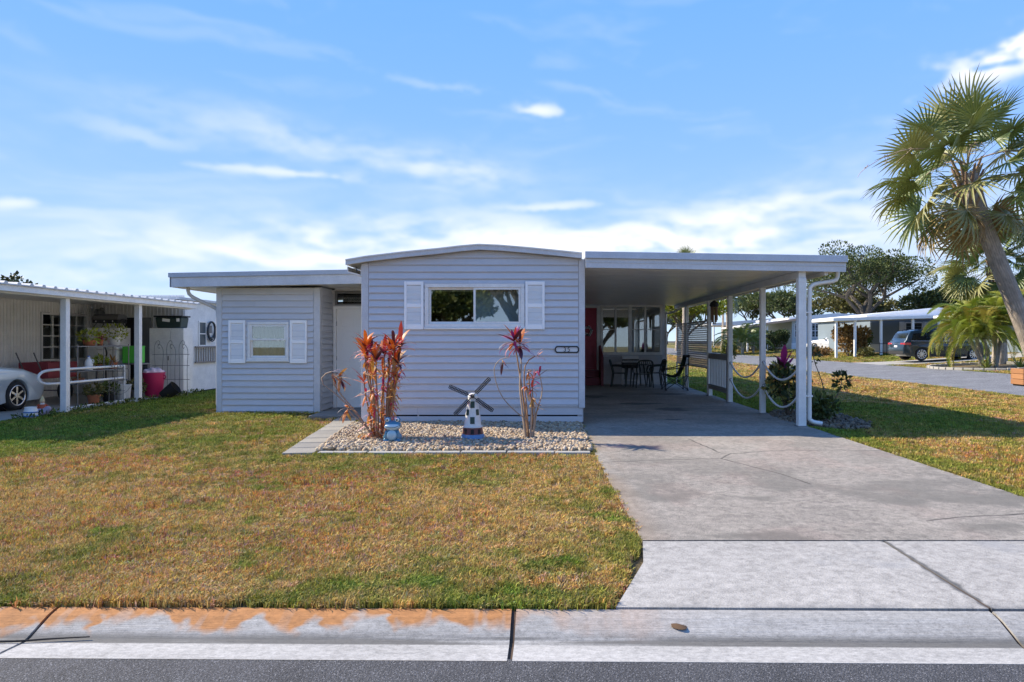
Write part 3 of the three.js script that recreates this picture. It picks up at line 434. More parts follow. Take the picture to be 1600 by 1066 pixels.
// ---- house number plaque
{
  const zf = -11.6 + 0.017, cx = 0.335, cy = 1.29, w = 0.205, h = 0.058;
  const out = (k) => [[-w + k, -h + 0.035], [-w + 0.03 + k * 0.5, -h + k], [w - 0.03 - k * 0.5, -h + k], [w - k, -h + 0.035], [w - k, h - 0.035], [w - 0.03 - k * 0.5, h - k], [-w + 0.03 + k * 0.5, h - k], [-w + k, h - 0.035]];
  const t = thing('house_number_plaque', 'small black-rimmed plaque numbered 35 beside the right corner trim', 'plaque', [cx, cy, zf]);
  part(t, 'rim', extr(out(0), 0.014, 0.003, [out(0.017)]), M.blackMetal); part(t, 'plate', extr(out(0.012), 0.006), mat([0.62, 0.63, 0.62], 0.5));
  const dig = (segs, x) => segs.map(pts => tube(pts.map(([a, b]) => [x + a, b, 0.008]), 0.0052, 14, 5));
  for (const dg of [dig([[[-0.018, 0.022], [-0.004, 0.03], [0.012, 0.024], [0.012, 0.008], [-0.004, 0.001], [0.014, -0.008], [0.014, -0.024], [-0.003, -0.031], [-0.019, -0.022]]], -0.036), dig([[[0.016, 0.029], [-0.013, 0.029]], [[-0.013, 0.029], [-0.015, 0.004]], [[-0.015, 0.004], [0.002, 0.009], [0.016, -0.004], [0.013, -0.024], [-0.003, -0.031], [-0.018, -0.023]]], 0.03)]) part(t, 'digit', dg, M.dark);
}
// ---- shed beside it
{
  const zf = -13.66, x0 = -6.6, x1 = -4.56, zd = -14.48, win = [-5.99, -5.17, 1.055, 1.815];
  const s = thing('utility_shed', 'flat-roofed blue-grey shed with small shuttered window and white door', 'shed', [-5.2, 0, zf]);
  wpart(s, 'front_wall', wallWith(x0, x1, 0.0, 2.5, zf - 0.1, zf, [win]), M.vinylTrim);
  wpart(s, 'side_wall', bb(x0, x0 + 0.1, 0, 2.48, zf - 4.6, zf - 0.1), M.vinyl); wpart(s, 'side_wall', bb(x1 - 0.1, x1, 0, 2.52, zd - 0.1, zf - 0.1), M.vinylTrim);
  wpart(s, 'rear_wall', bb(x0 + 0.1, -3.18, 0, 2.48, zf - 4.6, zf - 4.5), M.vinyl); wpart(s, 'floor', bb(x0 + 0.1, -3.2, 0.0, 0.03, zf - 4.5, zd - 0.1), M.inner);
  siding(s, M.vinyl, { x0: x0 + 0.10, x1: x1 - 0.11, y0: 0.03, y1: 2.49, z: zf, pitch: 0.1228, holes: [win] });
  siding(s, M.vinyl, { x0: 0.11, x1: 0.8, y0: 0.03, y1: 2.49, z: x1, pitch: 0.1228, turn: true, at: zf });
  wpart(s, 'corner_trim', rb(x0 - 0.016, x0 + 0.095, 0, 2.5, zf - 0.09, zf + 0.022, 0.006), M.vinylTrim);
  wpart(s, 'corner_trim', [rb(x1 - 0.105, x1 + 0.02, 0, 2.5, zf - 0.02, zf + 0.022, 0.006), bb(x1 + 0.002, x1 + 0.02, 0, 2.5, zf - 0.105, zf - 0.02)], M.vinylTrim);
  wpart(s, 'base_strip', rb(x0 + 0.1, x1 - 0.11, -0.01, 0.028, zf - 0.02, zf + 0.012, 0.004), M.vinylTrim);
  windowUnit(s, ...win, zf, { split: 'h', at: 1.462, fw: 0.05, curtain: [1.0, curtainPale] });
  shutter(s, -6.365, -6.03, 0.99, 1.85, zf + 0.016); shutter(s, -5.135, -4.80, 0.99, 1.85, zf + 0.016);
  // recessed door wall
  wpart(s, 'door_wall', [bb(x1, -4.50, 0, 2.52, zd - 0.1, zd), bb(-4.50, -3.3, 2.50, 2.56, zd - 0.1, zd), bb(-3.58, -3.18, 0, 2.52, zd - 0.1, zd), bb(-4.5, -3.58, 2.14, 2.2, zd - 0.1, zd)], M.vinylTrim);
  wpart(s, 'door_frame', [rb(-4.535, -4.475, 0, 2.17, zd - 0.08, zd + 0.02, 0.005), rb(-3.66, -3.6, 0, 2.17, zd - 0.08, zd + 0.02, 0.005), rb(-4.475, -3.66, 2.115, 2.17, zd - 0.08, zd + 0.02, 0.005), bb(-4.475, -3.66, 0.0, 0.03, zd - 0.08, zd + 0.03)], M.whitePlain);
  const d = panelDoor(s, -4.472, -3.663, 0.035, 2.112, zd - 0.015, M.whitePlain, [[0.82, 0.93], [0.45, 0.78], [0.07, 0.40]]);
  for (const y of [0.35, 1.07, 1.8]) wpart(d, 'hinge', rod([-4.474, y - 0.045, zd - 0.012], [-4.474, y + 0.045, zd - 0.012], 0.008), M.galv);
  wpart(d, 'door_knob', new THREE.SphereGeometry(0.03, 12, 8).translate(-3.73, 1.0, zd + 0.03), M.chrome);
  const tr = wpart(s, 'transom_window', [rb(-4.50, -3.6, 2.44, 2.49, zd - 0.07, zd + 0.02, 0.004), rb(-4.50, -3.6, 2.19, 2.225, zd - 0.07, zd + 0.02, 0.004), rb(-4.50, -4.455, 2.225, 2.44, zd - 0.07, zd + 0.018, 0.004)], M.galv);
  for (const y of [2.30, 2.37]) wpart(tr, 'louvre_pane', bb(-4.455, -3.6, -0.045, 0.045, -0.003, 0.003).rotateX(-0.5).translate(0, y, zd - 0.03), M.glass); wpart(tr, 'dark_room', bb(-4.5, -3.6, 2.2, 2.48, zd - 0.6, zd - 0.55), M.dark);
  // flat roof: deck, wide fascia below a thinner edge strip
  const tilt = (g) => { const p = g.attributes.position; for (let i = 0; i < p.count; i++) p.setY(i, p.getY(i) + (p.getX(i) + 7.36) * 0.0185); g.computeVertexNormals(); return g; };
  const roof = wpart(s, 'roof', tilt(bb(-7.33, -3.16, 2.50, 2.70, zf - 4.8, zf + 0.33)), M.ceiling);
  wpart(roof, 'fascia', [tilt(bb(-7.345, -3.41, 2.485, 2.672, zf + 0.331, zf + 0.36)), tilt(bb(-7.36, -7.331, 2.485, 2.672, zf - 4.8, zf + 0.36))], M.fascia);
  wpart(roof, 'edge_strip', [tilt(bb(-7.375, -3.42, 2.674, 2.76, zf + 0.30, zf + 0.385)), tilt(bb(-7.385, -7.30, 2.674, 2.755, zf - 4.8, zf + 0.30))], mat([0.50, 0.53, 0.58], 0.45, { map: grainTex }));
  wpart(roof, 'deck', tilt(bb(-7.30, -3.17, 2.702, 2.74, zf - 4.8, zf + 0.298)), M.roofTop);
  wpart(s, 'downspout', tube([[-7.12, 2.50, zf + 0.12], [-7.12, 2.40, zf + 0.12], [-7.06, 2.32, zf + 0.1], [-6.9, 2.22, zf + 0.02], [-6.70, 2.10, zf - 0.1], [-6.655, 2.03, zf - 0.12], [-6.652, 1.8, zf - 0.12], [-6.652, 0.15, zf - 0.12]], 0.036, 40, 8), M.fascia);
}
// ---- carport
const ceilY = x => 2.665 - (x - 0.62) * 0.0165;
{
  const zf = -11.28, zb = -22.55, xa = 0.645, xb = 4.94;
  const c = thing('carport', 'long white aluminium carport with five slim posts over the driveway', 'carport', [2.8, 0, -16.5]);
  const tilt = g => { const p = g.attributes.position; for (let i = 0; i < p.count; i++) p.setY(i, p.getY(i) - (p.getX(i) - 0.62) * 0.0165); g.computeVertexNormals(); return g; };
  const roof = wpart(c, 'roof', tilt(bb(xa, xb - 0.06, 2.70, 2.88, zb, zf - 0.031)), M.roofTop);
  let k = 0; for (let z = zf - 0.035; z > zb + 0.05; z -= 0.405, k++) wpart(roof, 'ceiling_panel', tilt(rb(xa + 0.003, xb - 0.08, 2.665 - 0.002 * (k % 2), 2.698, Math.max(z - 0.401, zb), z, 0.004)), M.ceiling);
  wpart(roof, 'fascia', tilt(bb(xa - 0.01, xb, 2.648, 2.80, zf - 0.03, zf)), M.fascia);
  wpart(roof, 'edge_strip', tilt(rb(xa - 0.02, xb + 0.02, 2.803, 2.915, zf - 0.06, zf + 0.035, 0.006)), mat([0.60, 0.64, 0.71], 0.42, { map: grainTex }));
  wpart(roof, 'drip_groove', tilt(bb(xa - 0.012, xb + 0.004, 2.735, 2.742, zf - 0.001, zf + 0.008)), M.fascia);
  wpart(roof, 'gutter', tilt(boxUV(extr([[xb - 0.055, 2.90], [xb + 0.015, 2.90], [xb + 0.015, 2.73], [xb - 0.03, 2.68], [xb - 0.055, 2.68]], 11.2).translate(0, 0, zb + 0.02))), M.fascia);
  wpart(c, 'beam', rb(4.19, 4.31, 2.485, ceilY(4.25) - 0.003, zb + 0.1, zf - 0.09, 0.005), M.alu);
  wpart(c, 'beam', rb(4.62, 4.68, 2.53, ceilY(4.65) - 0.003, zb + 0.1, zf - 0.09, 0.005), M.alu);
  for (const Z of [11.42, 13.47, 15.87, 17.9, 20.8]) {
    const w = Z < 12 ? 0.066 : 0.05, z = -Z; const p = wpart(c, 'post', [rb(4.25 - w, 4.25 + w, 0.012, 2.484, z - w, z + w, 0.009), ...[-1, 1].map(s => bb(4.25 - w - 0.004, 4.25 + w + 0.004, 0.014, 2.48, z + s * 0.028 - 0.006, z + s * 0.028 + 0.006)), ...[-1, 1].map(s => bb(4.25 + s * 0.024 - 0.006, 4.25 + s * 0.024 + 0.006, 0.014, 2.48, z - w - 0.004, z + w + 0.004))], M.white);
    wpart(p, 'foot_plate', bb(4.25 - w - 0.02, 4.25 + w + 0.02, 0.012, 0.022, z - w - 0.02, z + w + 0.02), M.galv);
  }
  wpart(c, 'downspout', tube([[4.90, 2.62, -11.52], [4.90, 2.52, -11.52], [4.84, 2.45, -11.51], [4.55, 2.40, -11.46], [4.44, 2.36, -11.45], [4.405, 2.26, -11.45], [4.40, 1.5, -11.45], [4.40, 0.25, -11.45], [4.405, 0.13, -11.45], [4.46, 0.075, -11.44], [4.60, 0.05, -11.42]], 0.037, 60, 8), M.white);
  for (const y of [0.5, 1.9]) wpart(c, 'downspout_strap', bb(4.31, 4.445, y, y + 0.025, -11.49, -11.41), M.white);
  wpart(c, 'downspout', tube([[4.3, 2.5, -21.9], [4.15, 2.40, -22.1], [3.93, 2.33, -22.3], [3.89, 2.2, -22.36], [3.89, 0.1, -22.36]], 0.036, 40, 8), M.white);
}
// ---- sunroom wall closing the carport
{
  const z = -22.6, s = thing('sunroom', 'sunroom wall with four tall panes and dark red door under the carport', 'sunroom', [2.2, 0, z]);
  const win = [1.814, 3.755, 1.02, 2.60], door = [0.74, 1.64, 0.48, 2.53];
  wpart(s, 'front_wall', wallWith(0.63, 3.88, 0, 2.64, z - 0.1, z, [win, door]), M.vinylTrim);
  wpart(s, 'side_wall', bb(3.78, 3.88, 0, 2.64, z - 5, z - 0.1), M.vinyl); wpart(s, 'rear_wall', bb(0.63, 3.78, 0, 2.64, z - 5, z - 4.9), M.vinyl); wpart(s, 'roof', bb(0.63, 4.0, 2.645, 2.8, z - 5.1, z + 0.02), M.roofTop); wpart(s, 'floor', bb(0.64, 3.78, 0.4, 0.46, z - 4.9, z - 0.1), M.inner); wpart(s, 'room_partition', bb(0.64, 3.78, 0.46, 2.6, z - 3.0, z - 2.95), M.inner);
  siding(s, M.vinyl, { x0: 1.72, x1: 3.80, y0: 0.05, y1: 0.985, z, pitch: 0.1187 });
  wpart(s, 'corner_trim', rb(3.80, 3.90, 0, 2.63, z - 0.1, z + 0.022, 0.005), M.vinylTrim);
  const xs = [1.814, 2.265, 2.745, 3.245, 3.755], f = wpart(s, 'window', [rb(win[0] - 0.05, win[1] + 0.05, win[3] - 0.045, win[3] + 0.02, z - 0.06, z + 0.03, 0.005), rb(win[0] - 0.05, win[1] + 0.05, win[2] - 0.045, win[2] + 0.045, z - 0.06, z + 0.035, 0.005), ...xs.map((x, i) => rb(x - [0.05, 0.03, 0.055, 0.03, 0.03][i], x + [0.03, 0.03, 0.055, 0.03, 0.05][i], win[2] + 0.046, win[3] - 0.046, z - 0.06, z + 0.028, 0.005))], M.white);
  for (let i = 0; i < 4; i++) { const a = xs[i] + 0.056, b = xs[i + 1] - 0.056; wpart(f, 'pane', bb(a - 0.026, b + 0.026, 1.066, 2.554, z - 0.03, z - 0.026), M.glass); if (i !== 1) wpart(f, 'glazing_bar', bb(a - 0.026, b + 0.026, 1.80, 1.825, z - 0.025, z - 0.008), M.white); }
  wpart(s, 'curtain', [0, 1, 2].map(i => new THREE.CylinderGeometry(0.04, 0.05, 1.5, 8).translate(3.02 + i * 0.075, 1.8, z - 0.25)), curtainPale);
  wpart(s, 'door_frame', [rb(door[1] + 0.003, door[1] + 0.11, 0.46, 2.6, z - 0.03, z + 0.03, 0.005), rb(door[0] - 0.09, door[0] - 0.003, 0.46, 2.6, z - 0.03, z + 0.03, 0.005), rb(door[0], door[1], 2.533, 2.6, z - 0.03, z + 0.029, 0.005)], M.white);
  panelDoor(s, door[0] + 0.004, door[1] - 0.004, 0.484, 2.526, z - 0.01, M.redDoor, [[0.82, 0.94], [0.45, 0.78], [0.08, 0.40]]);
}
// wreath on the red door
{
  const t = thing('door_wreath', 'black and white ribbon wreath hanging on the dark red door', 'wreath', [1.33, 1.77, -22.585]); const q = mulberry(3);
  part(t, 'ring', new THREE.TorusGeometry(0.13, 0.025, 8, 24), M.blackMetal);
  const wm = mat([0.75, 0.73, 0.72], 0.8), pkm = mat([0.5, 0.2, 0.3], 0.8); for (let k = 0; k < 22; k++) { const a = k / 22 * 6.283, r = 0.13 + (q() - 0.5) * 0.05; part(t, 'ribbon_loop', new THREE.TorusGeometry(0.035 + 0.012 * q(), 0.012, 5, 12).scale(1, 0.65, 1.6).rotateZ(a + q()).rotateX(q()).translate(r * Math.cos(a), r * Math.sin(a), 0.025 + 0.015 * q()), [wm, M.blackMetal, wm, pkm][k % 4]); }
}
// maroon steps with a boarded handrail
{
  const t = thing('door_steps', 'maroon painted wooden steps with boarded rail below the red door', 'steps', [1.25, 0, -22.1]);
  wpart(t, 'tread', [rb(0.67, 1.69, 0.44, 0.475, -22.57, -22.10, 0.006)], M.maroon); wpart(t, 'tread', rb(0.67, 1.69, 0.225, 0.258, -22.09, -21.80, 0.006), M.maroon);
  wpart(t, 'riser', bb(0.69, 1.68, 0.262, 0.438, -22.14, -22.12), M.maroon); wpart(t, 'riser', bb(0.69, 1.68, 0.014, 0.222, -21.85, -21.83), M.maroon);
  for (let k = 0; k < 4; k++) wpart(t, 'rail_board', bb(1.72, 1.75, 0.02, 1.24 - 0.085 * k * k * 0.6, -22.5 + k * 0.2, -22.31 + k * 0.2), M.maroon);
  wpart(t, 'newel_post', rb(1.70, 1.79, 0.014, 0.92, -21.75, -21.66, 0.006), M.maroon); wpart(t, 'newel_post', rb(1.70, 1.79, 0.014, 1.27, -22.57, -22.51, 0.006), M.maroon);
  wpart(t, 'handrail', rod([1.745, 1.27, -22.55], [1.745, 0.93, -21.68], 0.04, 0.04, 4), M.maroon);
}
// lattice screens, picket panel, ropes
{
  function lattice(label, z0, z1, x = 4.25) {
    const t = thing('lattice_screen', label, 'lattice', [x, 0, (z0 + z1) / 2], 0, 'lattice screens'); const y0 = 0.74, y1 = 1.95, L = z1 - z0, sl = [[], []];
    for (let d = -1; d <= 1; d += 2) for (let o = -2; o < L + 2; o += 0.12) { // diagonal strips clipped to the frame
      let a = [o, y0], b = [o + d * (y1 - y0), y1]; const cl = (p, q, v) => { const f = (v - p[0]) / (q[0] - p[0]); return [v, p[1] + (q[1] - p[1]) * f]; };
      if (Math.max(a[0], b[0]) < 0.02 || Math.min(a[0], b[0]) > L - 0.02) continue; if (a[0] < 0) a = cl(a, b, 0); if (b[0] < 0) b = cl(a, b, 0); if (a[0] > L) a = cl(a, b, L); if (b[0] > L) b = cl(a, b, L); const len = Math.hypot(b[0] - a[0], b[1] - a[1]); if (len < 0.03) continue;
      const g = new THREE.BoxGeometry(0.004, 0.036, len); g.rotateX(-Math.atan2(b[1] - a[1], b[0] - a[0])); g.translate(d * 0.0017, (a[1] + b[1]) / 2, z0 + (a[0] + b[0]) / 2); g.translate(x, 0, 0); sl[d < 0 ? 0 : 1].push(g); }
    const grey = mat([0.64, 0.60, 0.57], 0.7); sl.forEach(g => { const o = wpart(t, 'lattice_strips', g, grey); o.userData.kind = 'stuff'; });
    for (const [a, b] of [[y1 - 0.001, y1 + 0.04], [y0 - 0.04, y0 + 0.001]]) wpart(t, 'rail', rb(x - 0.02, x + 0.02, a, b, z0, z1, 0.004), grey);
    wpart(t, 'leg', bb(x - 0.018, x + 0.018, 0.012, y0 - 0.041, z0 + 0.01, z0 + 0.05), grey); wpart(t, 'leg', bb(x - 0.018, x + 0.018, 0.012, y0 - 0.041, z1 - 0.05, z1 - 0.01), grey);
  }
  lattice('grey diagonal lattice screen nearest to the picket panel', -20.74, -17.96); lattice('grey lattice screen beside the sunroom corner behind the folding chair', -22.4, -20.86);
  const t = thing('picket_panel', 'low grey-framed panel of white pickets between two carport posts', 'panel', [4.25, 0, -16.9]), fr = mat([0.42, 0.42, 0.43], 0.6, { map: woodTex });
  wpart(t, 'top_rail', rb(4.215, 4.285, 0.98, 1.12, -17.84, -15.96, 0.006), fr); wpart(t, 'bottom_rail', rb(4.215, 4.285, 0.20, 0.32, -17.84, -15.96, 0.006), fr); wpart(t, 'end_post', rb(4.2, 4.3, 0.012, 1.30, -16.03, -15.93, 0.006), fr); wpart(t, 'end_post', rb(4.2, 4.3, 0.012, 0.199, -17.84, -17.76, 0.006), M.white);
  for (let k = 0; k < 11; k++) wpart(t, 'picket', rb(4.238, 4.262, 0.321, 0.979, -17.74 + k * 0.157, -17.665 + k * 0.157, 0.004), M.white);
  const rope = (label, z0, z1, ya, yb, sag) => { const t = thing('rope', label, 'rope', [4.25, 0, (z0 + z1) / 2], 0, 'ropes between carport posts'); const pts = []; for (let i = 0; i <= 14; i++) { const f = i / 14; pts.push([0, mix(ya, yb, f) - sag * 4 * f * (1 - f), mix(z0, z1, f) - (z0 + z1) / 2]); } part(t, 'strand', tube(pts, 0.019, 50, 7), M.rope); for (const [y, z] of [[ya, z0], [yb, z1]]) part(t, 'hook', new THREE.TorusGeometry(0.022, 0.006, 6, 12).translate(0, y, z - (z0 + z1) / 2), M.galv); };
  rope('upper white rope sagging between the slim posts left of the bush', -15.81, -13.53, 0.93, 1.02, 0.32); rope('lower white rope sagging between the slim posts left of the bush', -15.81, -13.53, 0.55, 0.56, 0.34);
  rope('upper white rope crossing in front of the bush', -13.41, -11.49, 1.02, 1.0, 0.28); rope('lower white rope in front of the bush by the corner post', -13.41, -11.49, 0.56, 0.55, 0.32);
}

// ================================================================ GARDEN PIECES AND PATIO FURNITURE
// ---- leaves
function bladeLeaf(L, W, bend, fold = 0.25, n = 5) {   // lance-shaped leaf along +y, bending towards +z
  const pos = [], idx = [], uv = []; let y = 0, z = 0, a = 0; const st = L / n;
  for (let i = 0; i <= n; i++) { const f = i / n, w = W * (0.22 + 0.78 * Math.pow(Math.sin(Math.PI * Math.min(1, 0.12 + f * 0.9)), 0.9)) * (f > 0.98 ? 0.04 : 1) / 2; const nz = Math.cos(a), ny = -Math.sin(a); pos.push(-w, y + ny * -w * fold, z + nz * -w * fold * -1, 0, y, z, w, y + ny * -w * fold, z + nz * w * fold); uv.push(0, f, 0.5, f, 1, f); if (i) { const k = i * 3; idx.push(k - 3, k - 2, k, k - 2, k + 1, k, k - 2, k - 1, k + 1, k - 1, k + 2, k + 1); } a += bend / n; y += st * Math.cos(a); z += st * Math.sin(a); }
  const g = new THREE.BufferGeometry(); g.setAttribute('position', new THREE.Float32BufferAttribute(pos, 3)); g.setAttribute('uv', new THREE.Float32BufferAttribute(uv, 2)); g.setIndex(idx); g.computeVertexNormals(); return g;
}
const leafMat = (c, tr = 0.35, rough = 0.5) => phys(c, rough, { transmission: tr, thickness: 0 });
function orient(o, p, az, tilt, roll = 0) { o.position.set(...p); o.quaternion.setFromEuler(new THREE.Euler(tilt, az, roll, 'YXZ')); }
const tiLeaf = [bladeLeaf(0.30, 0.056, 0.5), bladeLeaf(0.25, 0.052, 0.9), bladeLeaf(0.21, 0.05, 0.2), bladeLeaf(0.26, 0.04, 1.4)];
const tiM = { orange: leafMat([0.74, 0.22, 0.03], 0.45), gold: leafMat([0.80, 0.42, 0.07], 0.45), magenta: leafMat([0.55, 0.03, 0.16], 0.45), wine: leafMat([0.085, 0.02, 0.035]), red: leafMat([0.58, 0.07, 0.05], 0.45), straw: leafMat([0.50, 0.30, 0.14], 0.2, 0.8), purple: leafMat([0.25, 0.02, 0.2]), pale: leafMat([0.7, 0.35, 0.4]) };
const caneM = mat([0.36, 0.22, 0.13], 0.85, { map: grainTex, bumpMap: barkBump, bumpScale: 0.004 }), caneGrey = mat([0.38, 0.29, 0.22], 0.85, { map: grainTex });
function rosette(root, p, n, cols, q, { t0 = 0.15, t1 = 1.5, s = 1, dir = null } = {}) { for (let k = 0; k < n; k++) { const o = part(root, 'leaf', tiLeaf[Math.floor(q() * 4)], tiM[cols[Math.floor(q() * cols.length)]]); orient(o, [p[0], p[1] - 0.10 * s * (k / n), p[2]], dir === null ? k * 2.4 + q() * 0.5 : dir + (q() - 0.5) * 2.2, mix(t0, t1, Math.pow(k / n, 0.8)) + (q() - 0.5) * 0.3); o.scale.setScalar(s * (0.75 + 0.5 * q())); } }
{ // left plant, bushy with a clump leaning over the path
  const t = thing('ti_plant', 'bushy orange and magenta ti plant with canes leaning over the path', 'plant', [-2.38, 0.02, -9.75], 0, 'ti plants in the pebble bed'); const q = mulberry(41);
  for (let k = 0; k < 20; k++) { const a = q() * 6.28, r0 = 0.04 + 0.09 * q(), h = 0.75 + 0.62 * q(), sp = 0.06 + 0.17 * q(), x = r0 * Math.cos(a), z = r0 * Math.sin(a), ex = x + sp * Math.cos(a) + (q() - 0.4) * 0.06, ez = z + sp * Math.sin(a); part(t, 'cane', taperTube([[x, -0.03, z], [x + (ex - x) * 0.3 + (q() - 0.5) * 0.04, h * 0.4, z + (ez - z) * 0.3], [ex * 0.9, h * 0.75, ez * 0.9], [ex, h, ez]], [0.013, 0.011, 0.008], 6), caneM);
    rosette(t, [ex, h + 0.04, ez], h > 1.1 ? 16 : 10, h > 1.15 ? ['magenta', 'red', 'orange', 'wine', 'orange'] : ['orange', 'gold', 'red', 'straw', 'orange', 'wine'], q, { t1: 1.3, s: h > 1.1 ? 1 : 0.75 });
    for (let j = 0; j < 3; j++) { const f = 0.12 + 0.3 * j + 0.22 * q(); rosette(t, [x + (ex - x) * f, h * f, z + (ez - z) * f], 4 + j, ['straw', 'orange', 'gold', 'magenta'], q, { t0: 0.9, t1: 2.6, s: 0.62 }); } }
  for (const [pts, n] of [[[[-0.05, 0, 0.03], [-0.28, 0.32, 0.05], [-0.62, 0.66, 0.06], [-0.83, 0.84, 0.05], [-0.80, 0.93, 0.05], [-0.68, 0.98, 0.06]], 12], [[[-0.08, 0, 0], [-0.32, 0.36, 0], [-0.60, 0.68, -0.03], [-0.70, 0.86, -0.04], [-0.60, 0.92, -0.03]], 11], [[[-0.05, 0, 0.06], [-0.2, 0.22, 0.09], [-0.38, 0.38, 0.11], [-0.45, 0.48, 0.1]], 9]]) { part(t, 'cane', taperTube(pts, [0.013, 0.011, 0.008], 6), caneGrey); rosette(t, pts[pts.length - 1], n, ['orange', 'gold', 'orange', 'straw', 'wine', 'pale'], q, { t0: 0.9, t1: 2.3, s: 0.8, dir: n > 10 ? 1.3 : null }); }
  for (let k = 0; k < 20; k++) { const o = part(t, 'leaf', tiLeaf[k % 4], tiM[['straw', 'gold', 'orange'][k % 3]]); orient(o, [(q() - 0.6) * 0.4, 0.05 + 0.1 * q(), (q() - 0.4) * 0.25], q() * 6.28, 1.0 + q()); o.scale.setScalar(0.6 + 0.4 * q()); }
}
{ // right plant, tall and thin with one crown
  const t = thing('ti_plant', 'tall thin ti plant with one magenta crown below the window shutter', 'plant', [-0.27, 0.02, -9.75], 0, 'ti plants in the pebble bed'); const q = mulberry(42);
  const canes = [[[0.02, -0.03, 0], [-0.06, 0.5, 0.02], [-0.13, 1.0, 0.02], [-0.2, 1.42, 0.03]], [[-0.03, -0.03, 0.03], [-0.08, 0.4, 0.05], [-0.12, 0.8, 0.04], [-0.10, 1.05, 0.02], [-0.12, 1.36, 0.01]], [[0.05, -0.03, 0], [0.06, 0.4, 0.02], [0.02, 0.75, 0.03], [0.0, 0.98, 0.03]], [[0.04, -0.03, 0.04], [0.09, 0.35, 0.05], [0.06, 0.7, 0.04], [0.08, 0.88, 0.03]], [[0, -0.03, -0.04], [-0.02, 0.4, -0.05], [-0.06, 0.8, -0.04], [-0.03, 1.1, -0.03], [0.1, 1.2, 0]], [[0.06, -0.03, -0.03], [0.12, 0.4, 0], [0.2, 0.7, 0.02], [0.16, 0.95, 0.02]], [[-0.02, -0.02, 0], [-0.05, 0.3, 0.05], [-0.03, 0.6, 0.05]], [[0.03, -0.02, 0.05], [0.04, 0.3, 0.07], [0.05, 0.62, 0.06]]];
  canes.forEach((p, i) => { part(t, 'cane', taperTube(p, i < 2 ? [0.02, 0.015, 0.009] : [0.016, 0.012, 0.008], 6), i % 2 ? caneGrey : caneM); });
  rosette(t, [-0.2, 1.46, 0.03], 26, ['magenta', 'purple', 'red', 'wine', 'magenta', 'orange'], q, { t0: 0.25, t1: 1.75, s: 1.05 }); rosette(t, [-0.12, 1.40, 0.01], 14, ['orange', 'red', 'wine', 'magenta'], q, { t0: 0.4, t1: 1.8, s: 0.9 });
  rosette(t, [0.0, 1.0, 0.03], 7, ['orange', 'straw', 'gold'], q, { t0: 0.8, t1: 2.8, s: 0.55 }); rosette(t, [0.08, 0.9, 0.04], 10, ['magenta', 'red', 'pale', 'wine'], q, { t1: 1.7, s: 0.62 }); rosette(t, [0.12, 1.22, 0], 6, ['magenta', 'orange', 'pale'], q, { t0: 0.5, t1: 1.5, s: 0.6, dir: 1.4 }); rosette(t, [0.16, 0.97, 0.02], 5, ['purple', 'magenta', 'wine'], q, { t1: 1.2, s: 0.6 }); rosette(t, [-0.02, 0.8, 0.05], 10, ['orange', 'straw', 'gold', 'red'], q, { t0: 1.2, t1: 2.8, s: 0.6 }); rosette(t, [0.05, 0.76, 0.05], 8, ['magenta', 'orange', 'red'], q, { t0: 0.6, t1: 2.2, s: 0.6 }); rosette(t, [0.06, 0.62, 0.05], 12, ['orange', 'straw', 'gold'], q, { t0: 1.6, t1: 2.9, s: 0.6 }); rosette(t, [0.15, 0.5, 0.03], 5, ['wine', 'straw'], q, { t0: 1, t1: 2, s: 0.6 });
  part(t, 'cane', taperTube([[0, 0.28, 0.05], [-0.18, 0.42, 0.08], [-0.36, 0.62, 0.1], [-0.46, 0.86, 0.1], [-0.47, 1.06, 0.1], [-0.38, 1.16, 0.1], [-0.28, 1.18, 0.1]], [0.009, 0.008, 0.006], 6), caneGrey); rosette(t, [-0.36, 1.15, 0.1], 5, ['straw', 'wine', 'pale'], q, { t0: 1.4, t1: 2.6, s: 0.55 });
}
